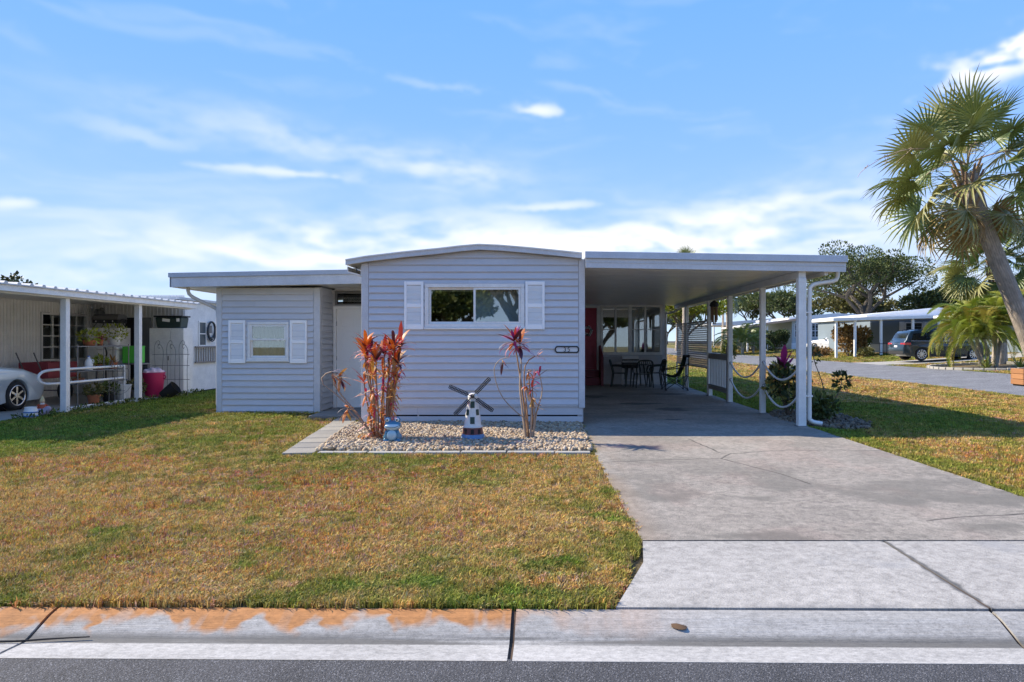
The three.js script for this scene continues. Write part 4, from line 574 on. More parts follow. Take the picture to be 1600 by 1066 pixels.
{ // ceramic frog
  const t = thing('ceramic_frog', 'glazed blue ceramic frog with bulging eyes beside the bushy plant', 'figurine', [-2.14, 0.045, -9.45], 0.05);
  const glaze = c => phys(c, 0.16, { clearcoat: 0.7, clearcoatRoughness: 0.08 });
  const body = (x, y, z) => { const ax = Math.abs(x); let d = ell(x, y, z, 0, 0.095, -0.005, 0.095, 0.10, 0.085); d = smin(d, ell(ax, y, z, 0.085, 0.055, 0.0, 0.045, 0.06, 0.07), 0.02); d = smin(d, ell(ax, y, z, 0.075, 0.018, 0.065, 0.05, 0.018, 0.045), 0.015); d = smin(d, ell(ax, y, z, 0.082, 0.10, 0.045, 0.022, 0.06, 0.022), 0.015); d = smin(d, ell(x, y, z, 0, 0.225, 0.0, 0.115, 0.068, 0.085), 0.025); d = smin(d, ell(ax, y, z, 0.066, 0.298, 0.0, 0.043, 0.043, 0.040), 0.015); return d; };
  part(t, 'body', solid(body, [-0.18, -0.02, -0.14], [0.18, 0.36, 0.14], 64), glaze([0.045, 0.16, 0.25]));
  part(t, 'belly', new THREE.SphereGeometry(1, 20, 14).scale(0.068, 0.075, 0.035).translate(0, 0.09, 0.068), glaze([0.30, 0.47, 0.55])); part(t, 'face', new THREE.SphereGeometry(1, 22, 14).scale(0.108, 0.048, 0.05).translate(0, 0.208, 0.050), glaze([0.42, 0.56, 0.62]));
  part(t, 'mouth', tube([[-0.1, 0.225, 0.068], [-0.05, 0.206, 0.097], [0, 0.2, 0.102], [0.05, 0.206, 0.097], [0.1, 0.225, 0.068]], 0.004, 20, 5), glaze([0.03, 0.10, 0.15]));
  for (const s of [-1, 1]) { const e = part(t, 'eye', new THREE.SphereGeometry(0.029, 16, 12).translate(s * 0.066, 0.30, 0.024), glaze([0.75, 0.75, 0.68])); part(e, 'pupil', new THREE.SphereGeometry(0.013, 12, 8).scale(1, 1, 0.5).translate(s * 0.066, 0.301, 0.051), glaze([0.01, 0.012, 0.012])); }
}
{ // garden windmill
  const t = thing('garden_windmill', 'knee-high white ornamental windmill with four black sails', 'windmill', [-1.06, 0.065, -9.72], 0.06);
  const wh = mat([0.78, 0.77, 0.74], 0.55, { map: grainTex }), bl = mat([0.10, 0.22, 0.40], 0.5), red = mat([0.16, 0.05, 0.045], 0.6), gr = mat([0.02, 0.05, 0.035], 0.5);
  part(t, 'base', new THREE.CylinderGeometry(0.155, 0.17, 0.055, 8).translate(0, 0.02, 0), bl); part(t, 'plinth', new THREE.CylinderGeometry(0.138, 0.145, 0.10, 8).translate(0, 0.095, 0), red); part(t, 'gallery', new THREE.CylinderGeometry(0.15, 0.15, 0.014, 8).translate(0, 0.152, 0), wh);
  part(t, 'tower', new THREE.CylinderGeometry(0.072, 0.132, 0.40, 8, 1).rotateY(Math.PI / 8).translate(0, 0.36, 0), wh);
  part(t, 'cap', solid((x, y, z) => ell(x, y, z, 0, 0.575, -0.005, 0.07, 0.055, 0.085), [-0.12, 0.5, -0.12], [0.12, 0.66, 0.12], 30), wh);
  for (const [x, y, w, h, a] of [[0, 0.47, 0.024, 0.04, 0], [0, 0.25, 0.026, 0.042, 0], [0.075, 0.36, 0.02, 0.036, 0.8], [-0.075, 0.36, 0.02, 0.036, -0.8]]) { const r = mix(0.132, 0.072, (y - 0.16) / 0.4) * 0.93; part(t, 'window', [rb(-w - 0.006, w + 0.006, -h - 0.006, h + 0.006, -0.004, 0.006, 0.003), rb(-w, w, -h, h, 0, 0.01, 0.003)].map(g => g.rotateX(-0.15).translate(0, 0, r).rotateY(a).translate(0, y, 0)), gr); }
  for (const a of [-0.8, 0, 0.8]) part(t, 'door', rb(-0.022, 0.022, -0.04, 0.03, 0, 0.012, 0.004).translate(0, 0, 0.131).rotateY(a).translate(0, 0.095, 0), M.dark);
  part(t, 'hub', new THREE.CylinderGeometry(0.025, 0.03, 0.07, 10).rotateX(Math.PI / 2).translate(0, 0.59, 0.095), M.blackMetal);
  for (const a of [46, 156, 226, -35]) { const sg = [rod([0, 0, 0], [0, 0.34, 0], 0.007), bb(-0.03, -0.022, 0.07, 0.345, -0.004, 0.004), bb(0.022, 0.03, 0.07, 0.345, -0.004, 0.004)]; for (let y = 0.07; y < 0.35; y += 0.021) sg.push(bb(-0.024, 0.024, y, y + 0.0125, -0.003, 0.003)); part(t, 'sail', join(sg).rotateY(0.15).rotateZ((a - 90) * D2R).translate(0, 0.59, 0.135), M.blackMetal); }
}
// ---- plastic garden chairs and table
function plasticChair(label, pos, turn) {                    // faces +z
  const t = thing('garden_chair', label, 'chair', pos, turn, 'dark green plastic garden chairs'), m = M.greenPlastic;
  const seat = new THREE.BoxGeometry(0.44, 0.02, 0.42, 6, 1, 6), p = seat.attributes.position; for (let i = 0; i < p.count; i++) p.setY(i, p.getY(i) - 0.03 * Math.cos(p.getX(i) * 3.2) * Math.cos(p.getZ(i) * 3) + (p.getZ(i) > 0.2 ? -0.02 : 0)); seat.computeVertexNormals(); part(t, 'seat', seat.translate(0, 0.44, 0.0), m);
  part(t, 'back_frame', tube([[-0.23, 0.42, -0.19], [-0.25, 0.62, -0.24], [-0.21, 0.79, -0.29], [-0.1, 0.83, -0.30], [0.1, 0.83, -0.30], [0.21, 0.79, -0.29], [0.25, 0.62, -0.24], [0.23, 0.42, -0.19]], 0.024, 40, 7), m);
  for (let k = -3; k <= 3; k++) part(t, 'slat', tube([[k * 0.032, 0.45, -0.2], [k * 0.048, 0.62, -0.25], [k * 0.062, 0.81 - 0.01 * Math.abs(k), -0.3]], 0.0125, 10, 5), m);
  for (const s of [-1, 1]) { part(t, 'armrest', tube([[s * 0.25, 0.66, -0.25], [s * 0.275, 0.655, -0.1], [s * 0.28, 0.64, 0.1], [s * 0.275, 0.60, 0.19], [s * 0.262, 0.45, 0.205]], 0.022, 24, 7).scale(1, 1, 1), m); for (const z of [-1, 1]) part(t, 'leg', rod([s * 0.265, 0, z * 0.23 - 0.02], [s * 0.225, 0.45, z * 0.19], 0.018, 0.03, 8), m); }
  return t;
}
plasticChair('green plastic garden chair at the table beside the maroon steps', [2.26, 0.012, -21.35], Math.PI / 2 - 0.15);
plasticChair('green plastic garden chair seen from behind, its fan-slatted back to the driveway', [2.93, 0.012, -20.85], Math.PI + 0.1);
plasticChair('green plastic garden chair at the table near the sunroom corner', [3.42, 0.012, -21.55], -Math.PI / 2 + 0.1);
{
  const t = thing('garden_table', 'dark green plastic table between the garden chairs', 'table', [2.78, 0.012, -21.45]);
  part(t, 'tabletop', lathe([[0, 0.665], [0.36, 0.67], [0.40, 0.68], [0.40, 0.69], [0.36, 0.70], [0, 0.70]], 32), M.greenPlastic); for (let k = 0; k < 4; k++) { const a = k * Math.PI / 2 + 0.6; part(t, 'leg', rod([0.36 * Math.cos(a), 0, 0.36 * Math.sin(a)], [0.27 * Math.cos(a), 0.67, 0.27 * Math.sin(a)], 0.018, 0.028, 8), M.greenPlastic); }
}
{ // white gas grill against the sunroom wall
  const t = thing('gas_grill', 'white-lidded gas grill with dark band under the sunroom window', 'grill', [2.68, 0.012, -22.15]);
  part(t, 'firebox', rb(-0.26, 0.26, 0.55, 0.74, -0.2, 0.2, 0.02), M.blackMetal); part(t, 'lid', boxUV(extr([[-0.21, 0], [0.21, 0], [0.21, 0.06], [0.15, 0.15], [0.04, 0.19], [-0.1, 0.19], [-0.2, 0.12]], 0.5, 0.01).rotateY(Math.PI / 2).translate(-0.25, 0.745, 0)), M.white); part(t, 'lid_band', rb(-0.27, 0.27, 0.79, 0.84, 0.16, 0.222, 0.008), M.blackMetal); part(t, 'handle', tube([[-0.18, 0.775, 0.2], [-0.18, 0.775, 0.26], [0.18, 0.775, 0.26], [0.18, 0.775, 0.2]], 0.012, 20, 6), M.chrome);
  for (const x of [-1, 1]) { part(t, 'side_shelf', rb(x * 0.28, x * 0.48, 0.69, 0.715, -0.18, 0.18, 0.006), M.white); for (const z of [-1, 1]) part(t, 'leg', rod([x * 0.24, 0, z * 0.17], [x * 0.22, 0.55, z * 0.16], 0.014), M.whitePlain); } part(t, 'bottom_shelf', rb(-0.23, 0.23, 0.14, 0.16, -0.16, 0.16, 0.005), M.whitePlain);
}
{ // folding camp chair, facing the table
  const t = thing('folding_chair', 'green fabric folding camp chair in front of the lattice', 'chair', [3.72, 0.012, -19.85], -Math.PI / 2 + 0.05), fab = mat([0.018, 0.05, 0.04], 0.9), st = M.blackMetal;
  const pts = [[0.30, 0.43], [0.18, 0.38], [0.02, 0.355], [-0.1, 0.40], [-0.20, 0.56], [-0.28, 0.78], [-0.33, 0.98]], pos = [], idx = []; pts.forEach(([z, y], i) => { for (let k = 0; k <= 6; k++) { const x = (k / 6 - 0.5) * (i > 3 ? 0.50 : 0.54); pos.push(x, y + 0.10 * Math.pow(x / 0.27, 2) * (i < 4 ? 0.6 : 0.1), z + 0.05 * Math.pow(x / 0.27, 2) * (i > 3 ? 1 : 0)); if (i && k) { const a = i * 7 + k, b = a - 7; idx.push(b - 1, b, a - 1, b, a, a - 1); } } });
  const g = new THREE.BufferGeometry(); g.setAttribute('position', new THREE.Float32BufferAttribute(pos, 3)); g.setIndex(idx); g.computeVertexNormals(); part(t, 'sling', g, fab);
  part(t, 'headroll', new THREE.CylinderGeometry(0.045, 0.045, 0.5, 12).rotateZ(Math.PI / 2).translate(0, 0.99, -0.335), st); part(t, 'underside_panel', bb(-0.2, 0.2, 0.22, 0.30, -0.12, -0.1), mat([0.08, 0.32, 0.12], 0.9));
  for (const s of [-1, 1]) { part(t, 'arm_strap', tube([[s * 0.29, 0.72, -0.26], [s * 0.30, 0.64, 0.0], [s * 0.29, 0.60, 0.34]], 0.018, 14, 6), st); part(t, 'back_pole', rod([s * 0.27, 0.02, -0.30], [s * 0.26, 1.0, -0.34], 0.012), st); part(t, 'front_pole', rod([s * 0.27, 0.02, 0.33], [s * 0.29, 0.61, 0.35], 0.012), st); part(t, 'side_brace', rod([s * 0.27, 0.03, 0.33], [s * 0.27, 0.46, -0.31], 0.011), st); part(t, 'side_brace', rod([s * 0.275, 0.03, -0.30], [s * 0.28, 0.45, 0.34], 0.011), st); for (const z of [-0.3, 0.33]) part(t, 'foot', rb(s * 0.27 - 0.03, s * 0.27 + 0.03, 0, 0.03, z - 0.03, z + 0.03, 0.008), st); }
  for (const z of [-0.3, 0.33]) { part(t, 'cross_brace', rod([-0.27, 0.04, z], [0.27, 0.42, z], 0.011), st); part(t, 'cross_brace', rod([0.27, 0.04, z + 0.02], [-0.27, 0.42, z + 0.02], 0.011), st); }
}
{ // bamboo wind chime
  const t = thing('wind_chime', 'bamboo wind chime with dark cap hanging under the carport beam', 'wind chime', [4.26, 2.484, -17.4]), bam = mat([0.22, 0.12, 0.06], 0.7);
  part(t, 'cap', lathe([[0, -0.02], [0.03, -0.02], [0.1, -0.08], [0.12, -0.15], [0.09, -0.18], [0, -0.18]], 16), M.dark); part(t, 'cord', rod([0, 0, 0], [0, -0.03, 0], 0.004), M.dark); for (let k = 0; k < 6; k++) { const a = k * 1.047; part(t, 'chime_tube', rod([0.075 * Math.cos(a), -0.17, 0.075 * Math.sin(a)], [0.075 * Math.cos(a), -0.52 - 0.05 * (k % 3), 0.075 * Math.sin(a)], 0.018), bam); }
}
// ---- shrubs beside the carport
function leafCloud(n, blobs, size, q, tone = 0.3, up = 0.3) {   // many small folded leaves through a set of ellipsoids
  const pos = [], col = [], idx = []; const X = V(0, 0, 0), Y = V(0, 0, 0), N = V(0, 0, 0); const tot = blobs.reduce((s, b) => s + b[3] * b[4] * b[5], 0);
  for (const b of blobs) { const c = Math.round(n * b[3] * b[4] * b[5] / tot); const ct = 1 + tone * (q() - 0.5);
    for (let i = 0; i < c; i++) { N.set(q() * 2 - 1, q() * 2 - 1, q() * 2 - 1); if (N.lengthSq() > 1 || N.lengthSq() < 0.01) { i--; continue; } const r = Math.pow(N.length(), 0.45); N.normalize(); const cx = b[0] + N.x * r * b[3], cy = b[1] + N.y * r * b[4], cz = b[2] + N.z * r * b[5];
      Y.set(N.x + (q() - 0.5) * 1.6, N.y + up + (q() - 0.5) * 1.6, N.z + (q() - 0.5) * 1.6).normalize(); X.set(q() - 0.5, q() - 0.5, q() - 0.5).cross(Y).normalize(); N.crossVectors(X, Y); const L = size * (0.65 + 0.7 * q()), w = L * 0.28, k = pos.length / 3, v = ct * (1 + tone * 1.6 * (q() - 0.5));
      const P = (a, d, e) => pos.push(cx + X.x * a + Y.x * d + N.x * e, cy + X.y * a + Y.y * d + N.y * e, cz + X.z * a + Y.z * d + N.z * e); P(0, 0, 0); P(-w, L * 0.45, w * 0.4); P(w, L * 0.45, w * 0.4); P(0, L, -L * 0.12);
      const t = q(); for (let j = 0; j < 4; j++) col.push(v * (1 + 0.25 * t), v, v * (1 - 0.2 * t)); idx.push(k, k + 2, k + 1, k + 1, k + 2, k + 3); } }
  const g = new THREE.BufferGeometry(); g.setAttribute('position', new THREE.Float32BufferAttribute(pos, 3)); g.setAttribute('color', new THREE.Float32BufferAttribute(col, 3)); g.setIndex(idx); g.computeVertexNormals(); return g;
}
const foliage = (c, tr = 0.3) => phys(c, 0.6, { vertexColors: true, transmission: tr, thickness: 0, specularIntensity: 0.5 });
const stemM = mat([0.16, 0.12, 0.085], 0.9);
const Fol = { dark: foliage([0.075, 0.11, 0.03]), croton: foliage([0.42, 0.40, 0.13]), deep: foliage([0.05, 0.085, 0.03]), mid: foliage([0.10, 0.14, 0.03]), lime: foliage([0.26, 0.32, 0.035], 0.4), dry: foliage([0.28, 0.19, 0.07]), oak: foliage([0.075, 0.09, 0.03]), olive: foliage([0.14, 0.15, 0.045]) };
{
  const q = mulberry(71), t = thing('croton_bush', 'speckled croton bush with large magenta leaves behind the ropes', 'bush', [4.66, -0.01, -13.15]);
  for (let k = 0; k < 9; k++) { const a = q() * 6.28; part(t, 'stem', taperTube([[0.05 * Math.cos(a), 0, 0.05 * Math.sin(a)], [0.14 * Math.cos(a), 0.35, 0.14 * Math.sin(a)], [0.24 * Math.cos(a), 0.8, 0.22 * Math.sin(a)]], [0.014, 0.01, 0.006], 5), stemM); }
  const bl = []; for (let k = 0; k < 15; k++) { const a = q() * 6.28, r = 0.30 * Math.sqrt(q()); bl.push([r * Math.cos(a), 0.22 + 0.72 * q(), r * Math.sin(a), 0.15, 0.13, 0.15]); } part(t, 'dark_leaves', leafCloud(520, bl, 0.115, q, 0.4), Fol.deep); part(t, 'speckled_leaves', leafCloud(420, bl.slice(0, 12), 0.105, q, 0.5), Fol.croton);
  part(t, 'stem', taperTube([[-0.02, 0, 0], [-0.12, 0.6, 0.03], [-0.13, 1.02, 0.04]], [0.014, 0.012, 0.01], 6), stemM);
  const big = [bladeLeaf(0.38, 0.13, 0.3), bladeLeaf(0.34, 0.10, 0.7), bladeLeaf(0.36, 0.085, 1.0)]; for (let k = 0; k < 16; k++) { const o = part(t, 'magenta_leaf', big[k % 3], k < 5 ? leafMat([0.40, 0.02, 0.2]) : k % 3 ? tiM.wine : tiM.purple); orient(o, [-0.13, 1.02 - 0.02 * k, 0.04], k * 2.4, 0.1 + k * 0.085); o.scale.setScalar(1 - k * 0.015); }
  const t2 = thing('leggy_shrub', 'leggy dark shrub with bare bent stem right of the corner post', 'shrub', [5.0, -0.01, -12.2]);
  const b2 = []; for (let k = 0; k < 9; k++) b2.push([-0.1 + 0.35 * (q() - 0.5), 0.12 + 0.4 * q(), 0.3 * (q() - 0.5), 0.13, 0.12, 0.13]); part(t2, 'leaves', leafCloud(420, b2, 0.10, q, 0.5), Fol.dark); b2.length = 0;
  part(t2, 'stem', taperTube([[0, 0, 0], [-0.02, 0.4, 0], [-0.1, 0.75, 0], [-0.22, 1.05, 0.02], [-0.26, 1.22, 0.02]], [0.014, 0.01, 0.006], 6), stemM); part(t2, 'stem', taperTube([[0.02, 0, 0], [0.12, 0.35, 0], [0.24, 0.62, 0.02], [0.26, 0.8, 0.02]], [0.012, 0.009, 0.006], 6), stemM);
  part(t2, 'leaves', leafCloud(80, [[0.25, 0.74, 0.02, 0.13, 0.14, 0.1]], 0.10, q, 0.5), Fol.deep); part(t2, 'leaves', leafCloud(40, [[-0.25, 1.18, 0.02, 0.09, 0.12, 0.08]], 0.09, q, 0.5), Fol.deep);
}
{ // litter on the curb
  const t = single('dry_leaf', (() => { const g = bladeLeaf(0.085, 0.06, 0.9, 0.8, 6); g.rotateX(1.2).rotateY(1.35); return g; })(), mat([0.10, 0.055, 0.025], 0.85), 'curled brown dry leaf lying on the curb below the driveway', 'leaf', null, [0.64, -0.028, -3.53]);
  single('twig', taperTube([[-0.55, 0, 0.0], [-0.3, 0.004, -0.012], [-0.1, 0.002, 0.004], [0.12, 0.006, -0.02], [0.3, 0.01, -0.035]], [0.005, 0.006, 0.003], 5), mat([0.03, 0.024, 0.02], 0.9), 'thin dark twig lying along the gutter at far left', 'twig', null, [-2.62, -0.075, -3.425]);
}

// ================================================================ CARS
function wheel(root, x, z, r, w, m, spokes) {
  const s = Math.sign(z), t = part(root, 'wheel', new THREE.TorusGeometry(r - 0.075, 0.075, 10, 28).scale(1, 1, w / 0.15).translate(x, r, z), M.rubber);
  part(t, 'rim', [new THREE.TorusGeometry(r * 0.66, 0.018, 6, 28).translate(x, r, z + s * w * 0.42), new THREE.CylinderGeometry(0.05, 0.05, 0.03, 12).rotateX(Math.PI / 2).translate(x, r, z + s * w * 0.36), ...Array.from({ length: spokes }, (_, k) => bb(-0.021, 0.021, 0.03, r * 0.66, -0.012, 0.012).rotateZ(k * 2 * Math.PI / spokes).translate(x, r, z + s * w * 0.34))], m);
  part(t, 'brake_disc', new THREE.CylinderGeometry(r * 0.62, r * 0.62, 0.02, 24).rotateX(Math.PI / 2).translate(x, r, z + s * w * 0.05), M.dark);
}
function arch(cx, cy, r, y0) { const a0 = Math.asin((y0 - cy) / r), pts = []; for (let i = 0; i <= 12; i++) { const a = a0 + (Math.PI - 2 * a0) * i / 12; pts.push([cx + r * Math.cos(a), cy + r * Math.sin(a)]); } return pts; }
function bodyShell(pts, W, bevel, belt, k, roundEnds) {          // side profile drawn across the width, narrowing above the belt and towards the ends
  const g = extr(pts, W - 2 * bevel, bevel).translate(0, 0, -W / 2 + bevel), p = g.attributes.position; const xs = pts.map(q => q[0]), a = Math.min(...xs), b = Math.max(...xs), c = (a + b) / 2, h = (b - a) / 2;
  for (let i = 0; i < p.count; i++) { const x = p.getX(i), y = p.getY(i); let f = 1 - k * Math.max(0, y - belt) - roundEnds * Math.pow(Math.abs((x - c) / h), 6); p.setZ(i, p.getZ(i) * f); }
  return toCreasedNormals(g, 0.7);
}
function carPaint(c) { return phys(c, 0.32, { metalness: 0.3, clearcoat: 1, clearcoatRoughness: 0.06 }); }
const carGlass = phys([0.015, 0.018, 0.02], 0.06, { clearcoat: 1 });
const tailRed = phys([0.42, 0.01, 0.015], 0.2, { clearcoat: 1 }), lampClear = phys([0.6, 0.62, 0.64], 0.15, { clearcoat: 1 });
function suv(label, pos, turn, paint) {                          // nose towards +x
  const t = thing('parked_suv', label, 'car', pos, turn), P = carPaint(paint);
  const lower = [[-2.12, 0.30], [-2.30, 0.42], [-2.33, 0.62], [-2.27, 0.95], [-2.20, 1.06], [-0.5, 1.03], [1.05, 1.02], [1.25, 1.04], [1.95, 0.95], [2.22, 0.80], [2.30, 0.55], [2.26, 0.36], [2.05, 0.28], ...arch(1.42, 0.36, 0.41, 0.28), [0.9, 0.27], [-0.9, 0.27], ...arch(-1.40, 0.36, 0.41, 0.28)];
  part(t, 'body', bodyShell(lower, 1.84, 0.05, 0.75, 0.06, 0.10), P);
  part(t, 'cabin', bodyShell([[-2.2, 1.0], [-2.02, 1.36], [-1.86, 1.56], [-1.4, 1.645], [-0.3, 1.665], [0.25, 1.61], [0.7, 1.36], [1.2, 1.0]], 1.72, 0.05, 1.05, 0.30, 0.04), P);
  for (const s of [-1, 1]) for (const w of [[[-1.95, 1.09], [-1.78, 1.47], [-1.15, 1.54], [-1.0, 1.09]], [[-0.94, 1.09], [-1.05, 1.55], [-0.28, 1.58], [-0.22, 1.09]], [[-0.15, 1.09], [-0.2, 1.58], [0.2, 1.54], [0.62, 1.32], [0.92, 1.09]]]) { const g = extr(w, 0.012), p = g.attributes.position; for (let i = 0; i < p.count; i++) { const y = p.getY(i), zz = 0.862 * (1 - 0.30 * Math.max(0, y - 1.05)) - 0.008 + p.getZ(i); p.setZ(i, s * zz); } g.computeVertexNormals(); part(t, 'side_window', g, carGlass); }
  const rw = new THREE.BoxGeometry(0.02, 0.42, 1.3).rotateZ(-0.36).translate(-2.10, 1.30, 0); part(t, 'rear_window', rw, carGlass); part(t, 'windscreen', new THREE.BoxGeometry(0.02, 0.62, 1.36).rotateZ(0.95).translate(0.80, 1.34, 0), carGlass);
  for (const s of [-1, 1]) { part(t, 'tail_light', [rb(-2.33, -1.98, 0.86, 0.98, s * 0.72, s * 0.905, 0.02), rb(-2.34, -2.22, 0.88, 0.97, s * 0.45, s * 0.72, 0.02)], tailRed); part(t, 'headlight', rb(1.95, 2.24, 0.74, 0.86, s * 0.6, s * 0.86, 0.02), lampClear); part(t, 'mirror', rb(0.68, 0.86, 1.06, 1.20, s * 0.92, s * 1.08, 0.03), P); part(t, 'roof_rail', tube([[-1.7, 1.62, s * 0.66], [-1.5, 1.70, s * 0.66], [-0.2, 1.72, s * 0.66], [0.15, 1.64, s * 0.66]], 0.018, 16, 6), M.blackMetal); part(t, 'cladding', [rb(-0.95, 0.98, 0.27, 0.37, s * 0.86, s * 0.925, 0.015)], M.rubber); for (const x of [-0.85, 0.1]) part(t, 'door_handle', rb(x - 0.1, x + 0.1, 0.93, 0.96, s * 0.90, s * 0.93, 0.01), M.chrome); part(t, 'window_trim', tube([[-1.98, 1.075, s * 0.872], [0, 1.075, s * 0.872], [0.95, 1.07, s * 0.872]], 0.012, 10, 5), M.chrome); for (const x of [-1.40, 1.42]) wheel(t, x, s * 0.80, 0.36, 0.24, M.chrome, 10); }
  part(t, 'rear_bumper', rb(-2.37, -2.1, 0.34, 0.56, -0.80, 0.80, 0.04), M.rubber); part(t, 'number_plate', rb(-2.36, -2.30, 0.70, 0.83, -0.16, 0.16, 0.005), mat([0.75, 0.72, 0.72], 0.5)); part(t, 'rear_trim', rb(-2.33, -2.27, 0.9, 0.925, -0.42, 0.42, 0.005), M.chrome);
  return t;
}
function lowCar(name, label, pos, turn, paint, roofMat) {         // nose towards +x
  const t = thing(name, label, 'car', pos, turn), P = carPaint(paint);
  const lower = [[-2.25, 0.26], [-2.42, 0.40], [-2.42, 0.78], [-2.2, 0.92], [-0.9, 0.90], [0.75, 0.885], [0.95, 0.875], [1.8, 0.78], [2.2, 0.66], [2.40, 0.52], [2.40, 0.34], [2.25, 0.22], ...arch(1.58, 0.31, 0.37, 0.22), [1.1, 0.2], [-1.0, 0.2], ...arch(-1.42, 0.31, 0.37, 0.22)];
  part(t, 'body', bodyShell(lower, 1.72, 0.06, 0.6, 0.22, 0.12), P);
  part(t, 'soft_top', bodyShell([[-1.7, 0.86], [-1.1, 1.26], [-0.4, 1.36], [0.05, 1.33], [0.9, 0.86]], 1.46, 0.06, 0.9, 0.28, 0.05), roofMat || P);
  for (const s of [-1, 1]) { const g = extr([[-1.2, 0.94], [-0.9, 1.22], [-0.1, 1.28], [0.6, 0.94]], 0.012), p = g.attributes.position; for (let i = 0; i < p.count; i++) p.setZ(i, s * (0.735 * (1 - 0.28 * Math.max(0, p.getY(i) - 0.9)) + p.getZ(i))); g.computeVertexNormals(); part(t, 'side_window', g, carGlass); part(t, 'mirror', rb(0.5, 0.66, 0.92, 1.03, s * 0.82, s * 0.98, 0.03), M.blackMetal); part(t, 'headlight', rb(2.02, 2.34, 0.50, 0.62, s * 0.45, s * 0.78, 0.03), lampClear); part(t, 'tail_light', rb(-2.44, -2.3, 0.58, 0.72, s * 0.4, s * 0.78, 0.02), tailRed); part(t, 'side_moulding', rb(-0.95, 1.12, 0.50, 0.535, s * 0.855, s * 0.872, 0.006), P); part(t, 'door_seam', bb(0.92, 0.93, 0.24, 0.84, s * 0.845, s * 0.862), M.dark); for (const x of [-1.42, 1.58]) wheel(t, x, s * 0.745, 0.305, 0.2, M.chrome, 6); part(t, 'wheel_well', new THREE.CylinderGeometry(0.36, 0.36, 0.12, 20, 1, true).rotateX(Math.PI / 2).translate(1.58, 0.31, s * 0.70), M.dark); }
  part(t, 'windscreen', new THREE.BoxGeometry(0.02, 0.62, 1.2).rotateZ(1.05).translate(0.52, 1.09, 0), carGlass); part(t, 'rear_window', new THREE.BoxGeometry(0.02, 0.5, 1.0).rotateZ(-0.98).translate(-1.42, 1.09, 0), carGlass); part(t, 'number_plate', rb(-2.45, -2.40, 0.5, 0.62, -0.15, 0.15, 0.004), M.whitePlain);
  return t;
}
suv('dark blue SUV parked nose-in on the driveway across the side street', [21.55, land(21.5, 37.6) + 0.02, -37.6], 0, [0.012, 0.03, 0.045]);
lowCar('convertible', 'silver-blue convertible parked under the carport next door', [-11.62, 0.02, -12.32], Math.PI / 2, [0.60, 0.67, 0.70], mat([0.02, 0.02, 0.02], 0.9));
lowCar('sedan', 'small white car beside the far blue house with paned windows', [25.4, land(25.4, 60) + 0.01, -60], 2.2, [0.8, 0.8, 0.8]);

// ================================================================ THE NEIGHBOURING HOME ON THE LEFT
const nbWall = mat([0.88, 0.85, 0.80], 0.5, { map: grainTex }), nbWhite = mat([0.90, 0.885, 0.85], 0.8, { map: grainTex, bumpMap: fineBump, bumpScale: 0.004 });
function ribbed(a, b, y0, y1, pitch = 0.1) { // vertical ribs along +x from a to b, facing +z
  const pts = [], n = Math.round((b - a) / pitch); for (let i = 0; i < n; i++) { const x = a + (b - a) * i / n, w = (b - a) / n; pts.push([x, 0], [x + w * 0.55, 0], [x + w * 0.65, 0.014], [x + w * 0.9, 0.014]); } pts.push([b, 0], [b, -0.03], [a, -0.03]);
  return flip(boxUV(extr(pts, y1 - y0).rotateX(-Math.PI / 2).scale(1, 1, -1).translate(0, y0, 0))); }
function flip(g) { const i = g.index; if (!i) { const p = g.attributes; for (const k of Object.keys(p)) { const a = p[k], s = a.itemSize; for (let t = 0; t < a.count; t += 3) for (let c = 0; c < s; c++) { const v = a.array[(t + 1) * s + c]; a.array[(t + 1) * s + c] = a.array[(t + 2) * s + c]; a.array[(t + 2) * s + c] = v; } } } g.computeVertexNormals(); return g; };
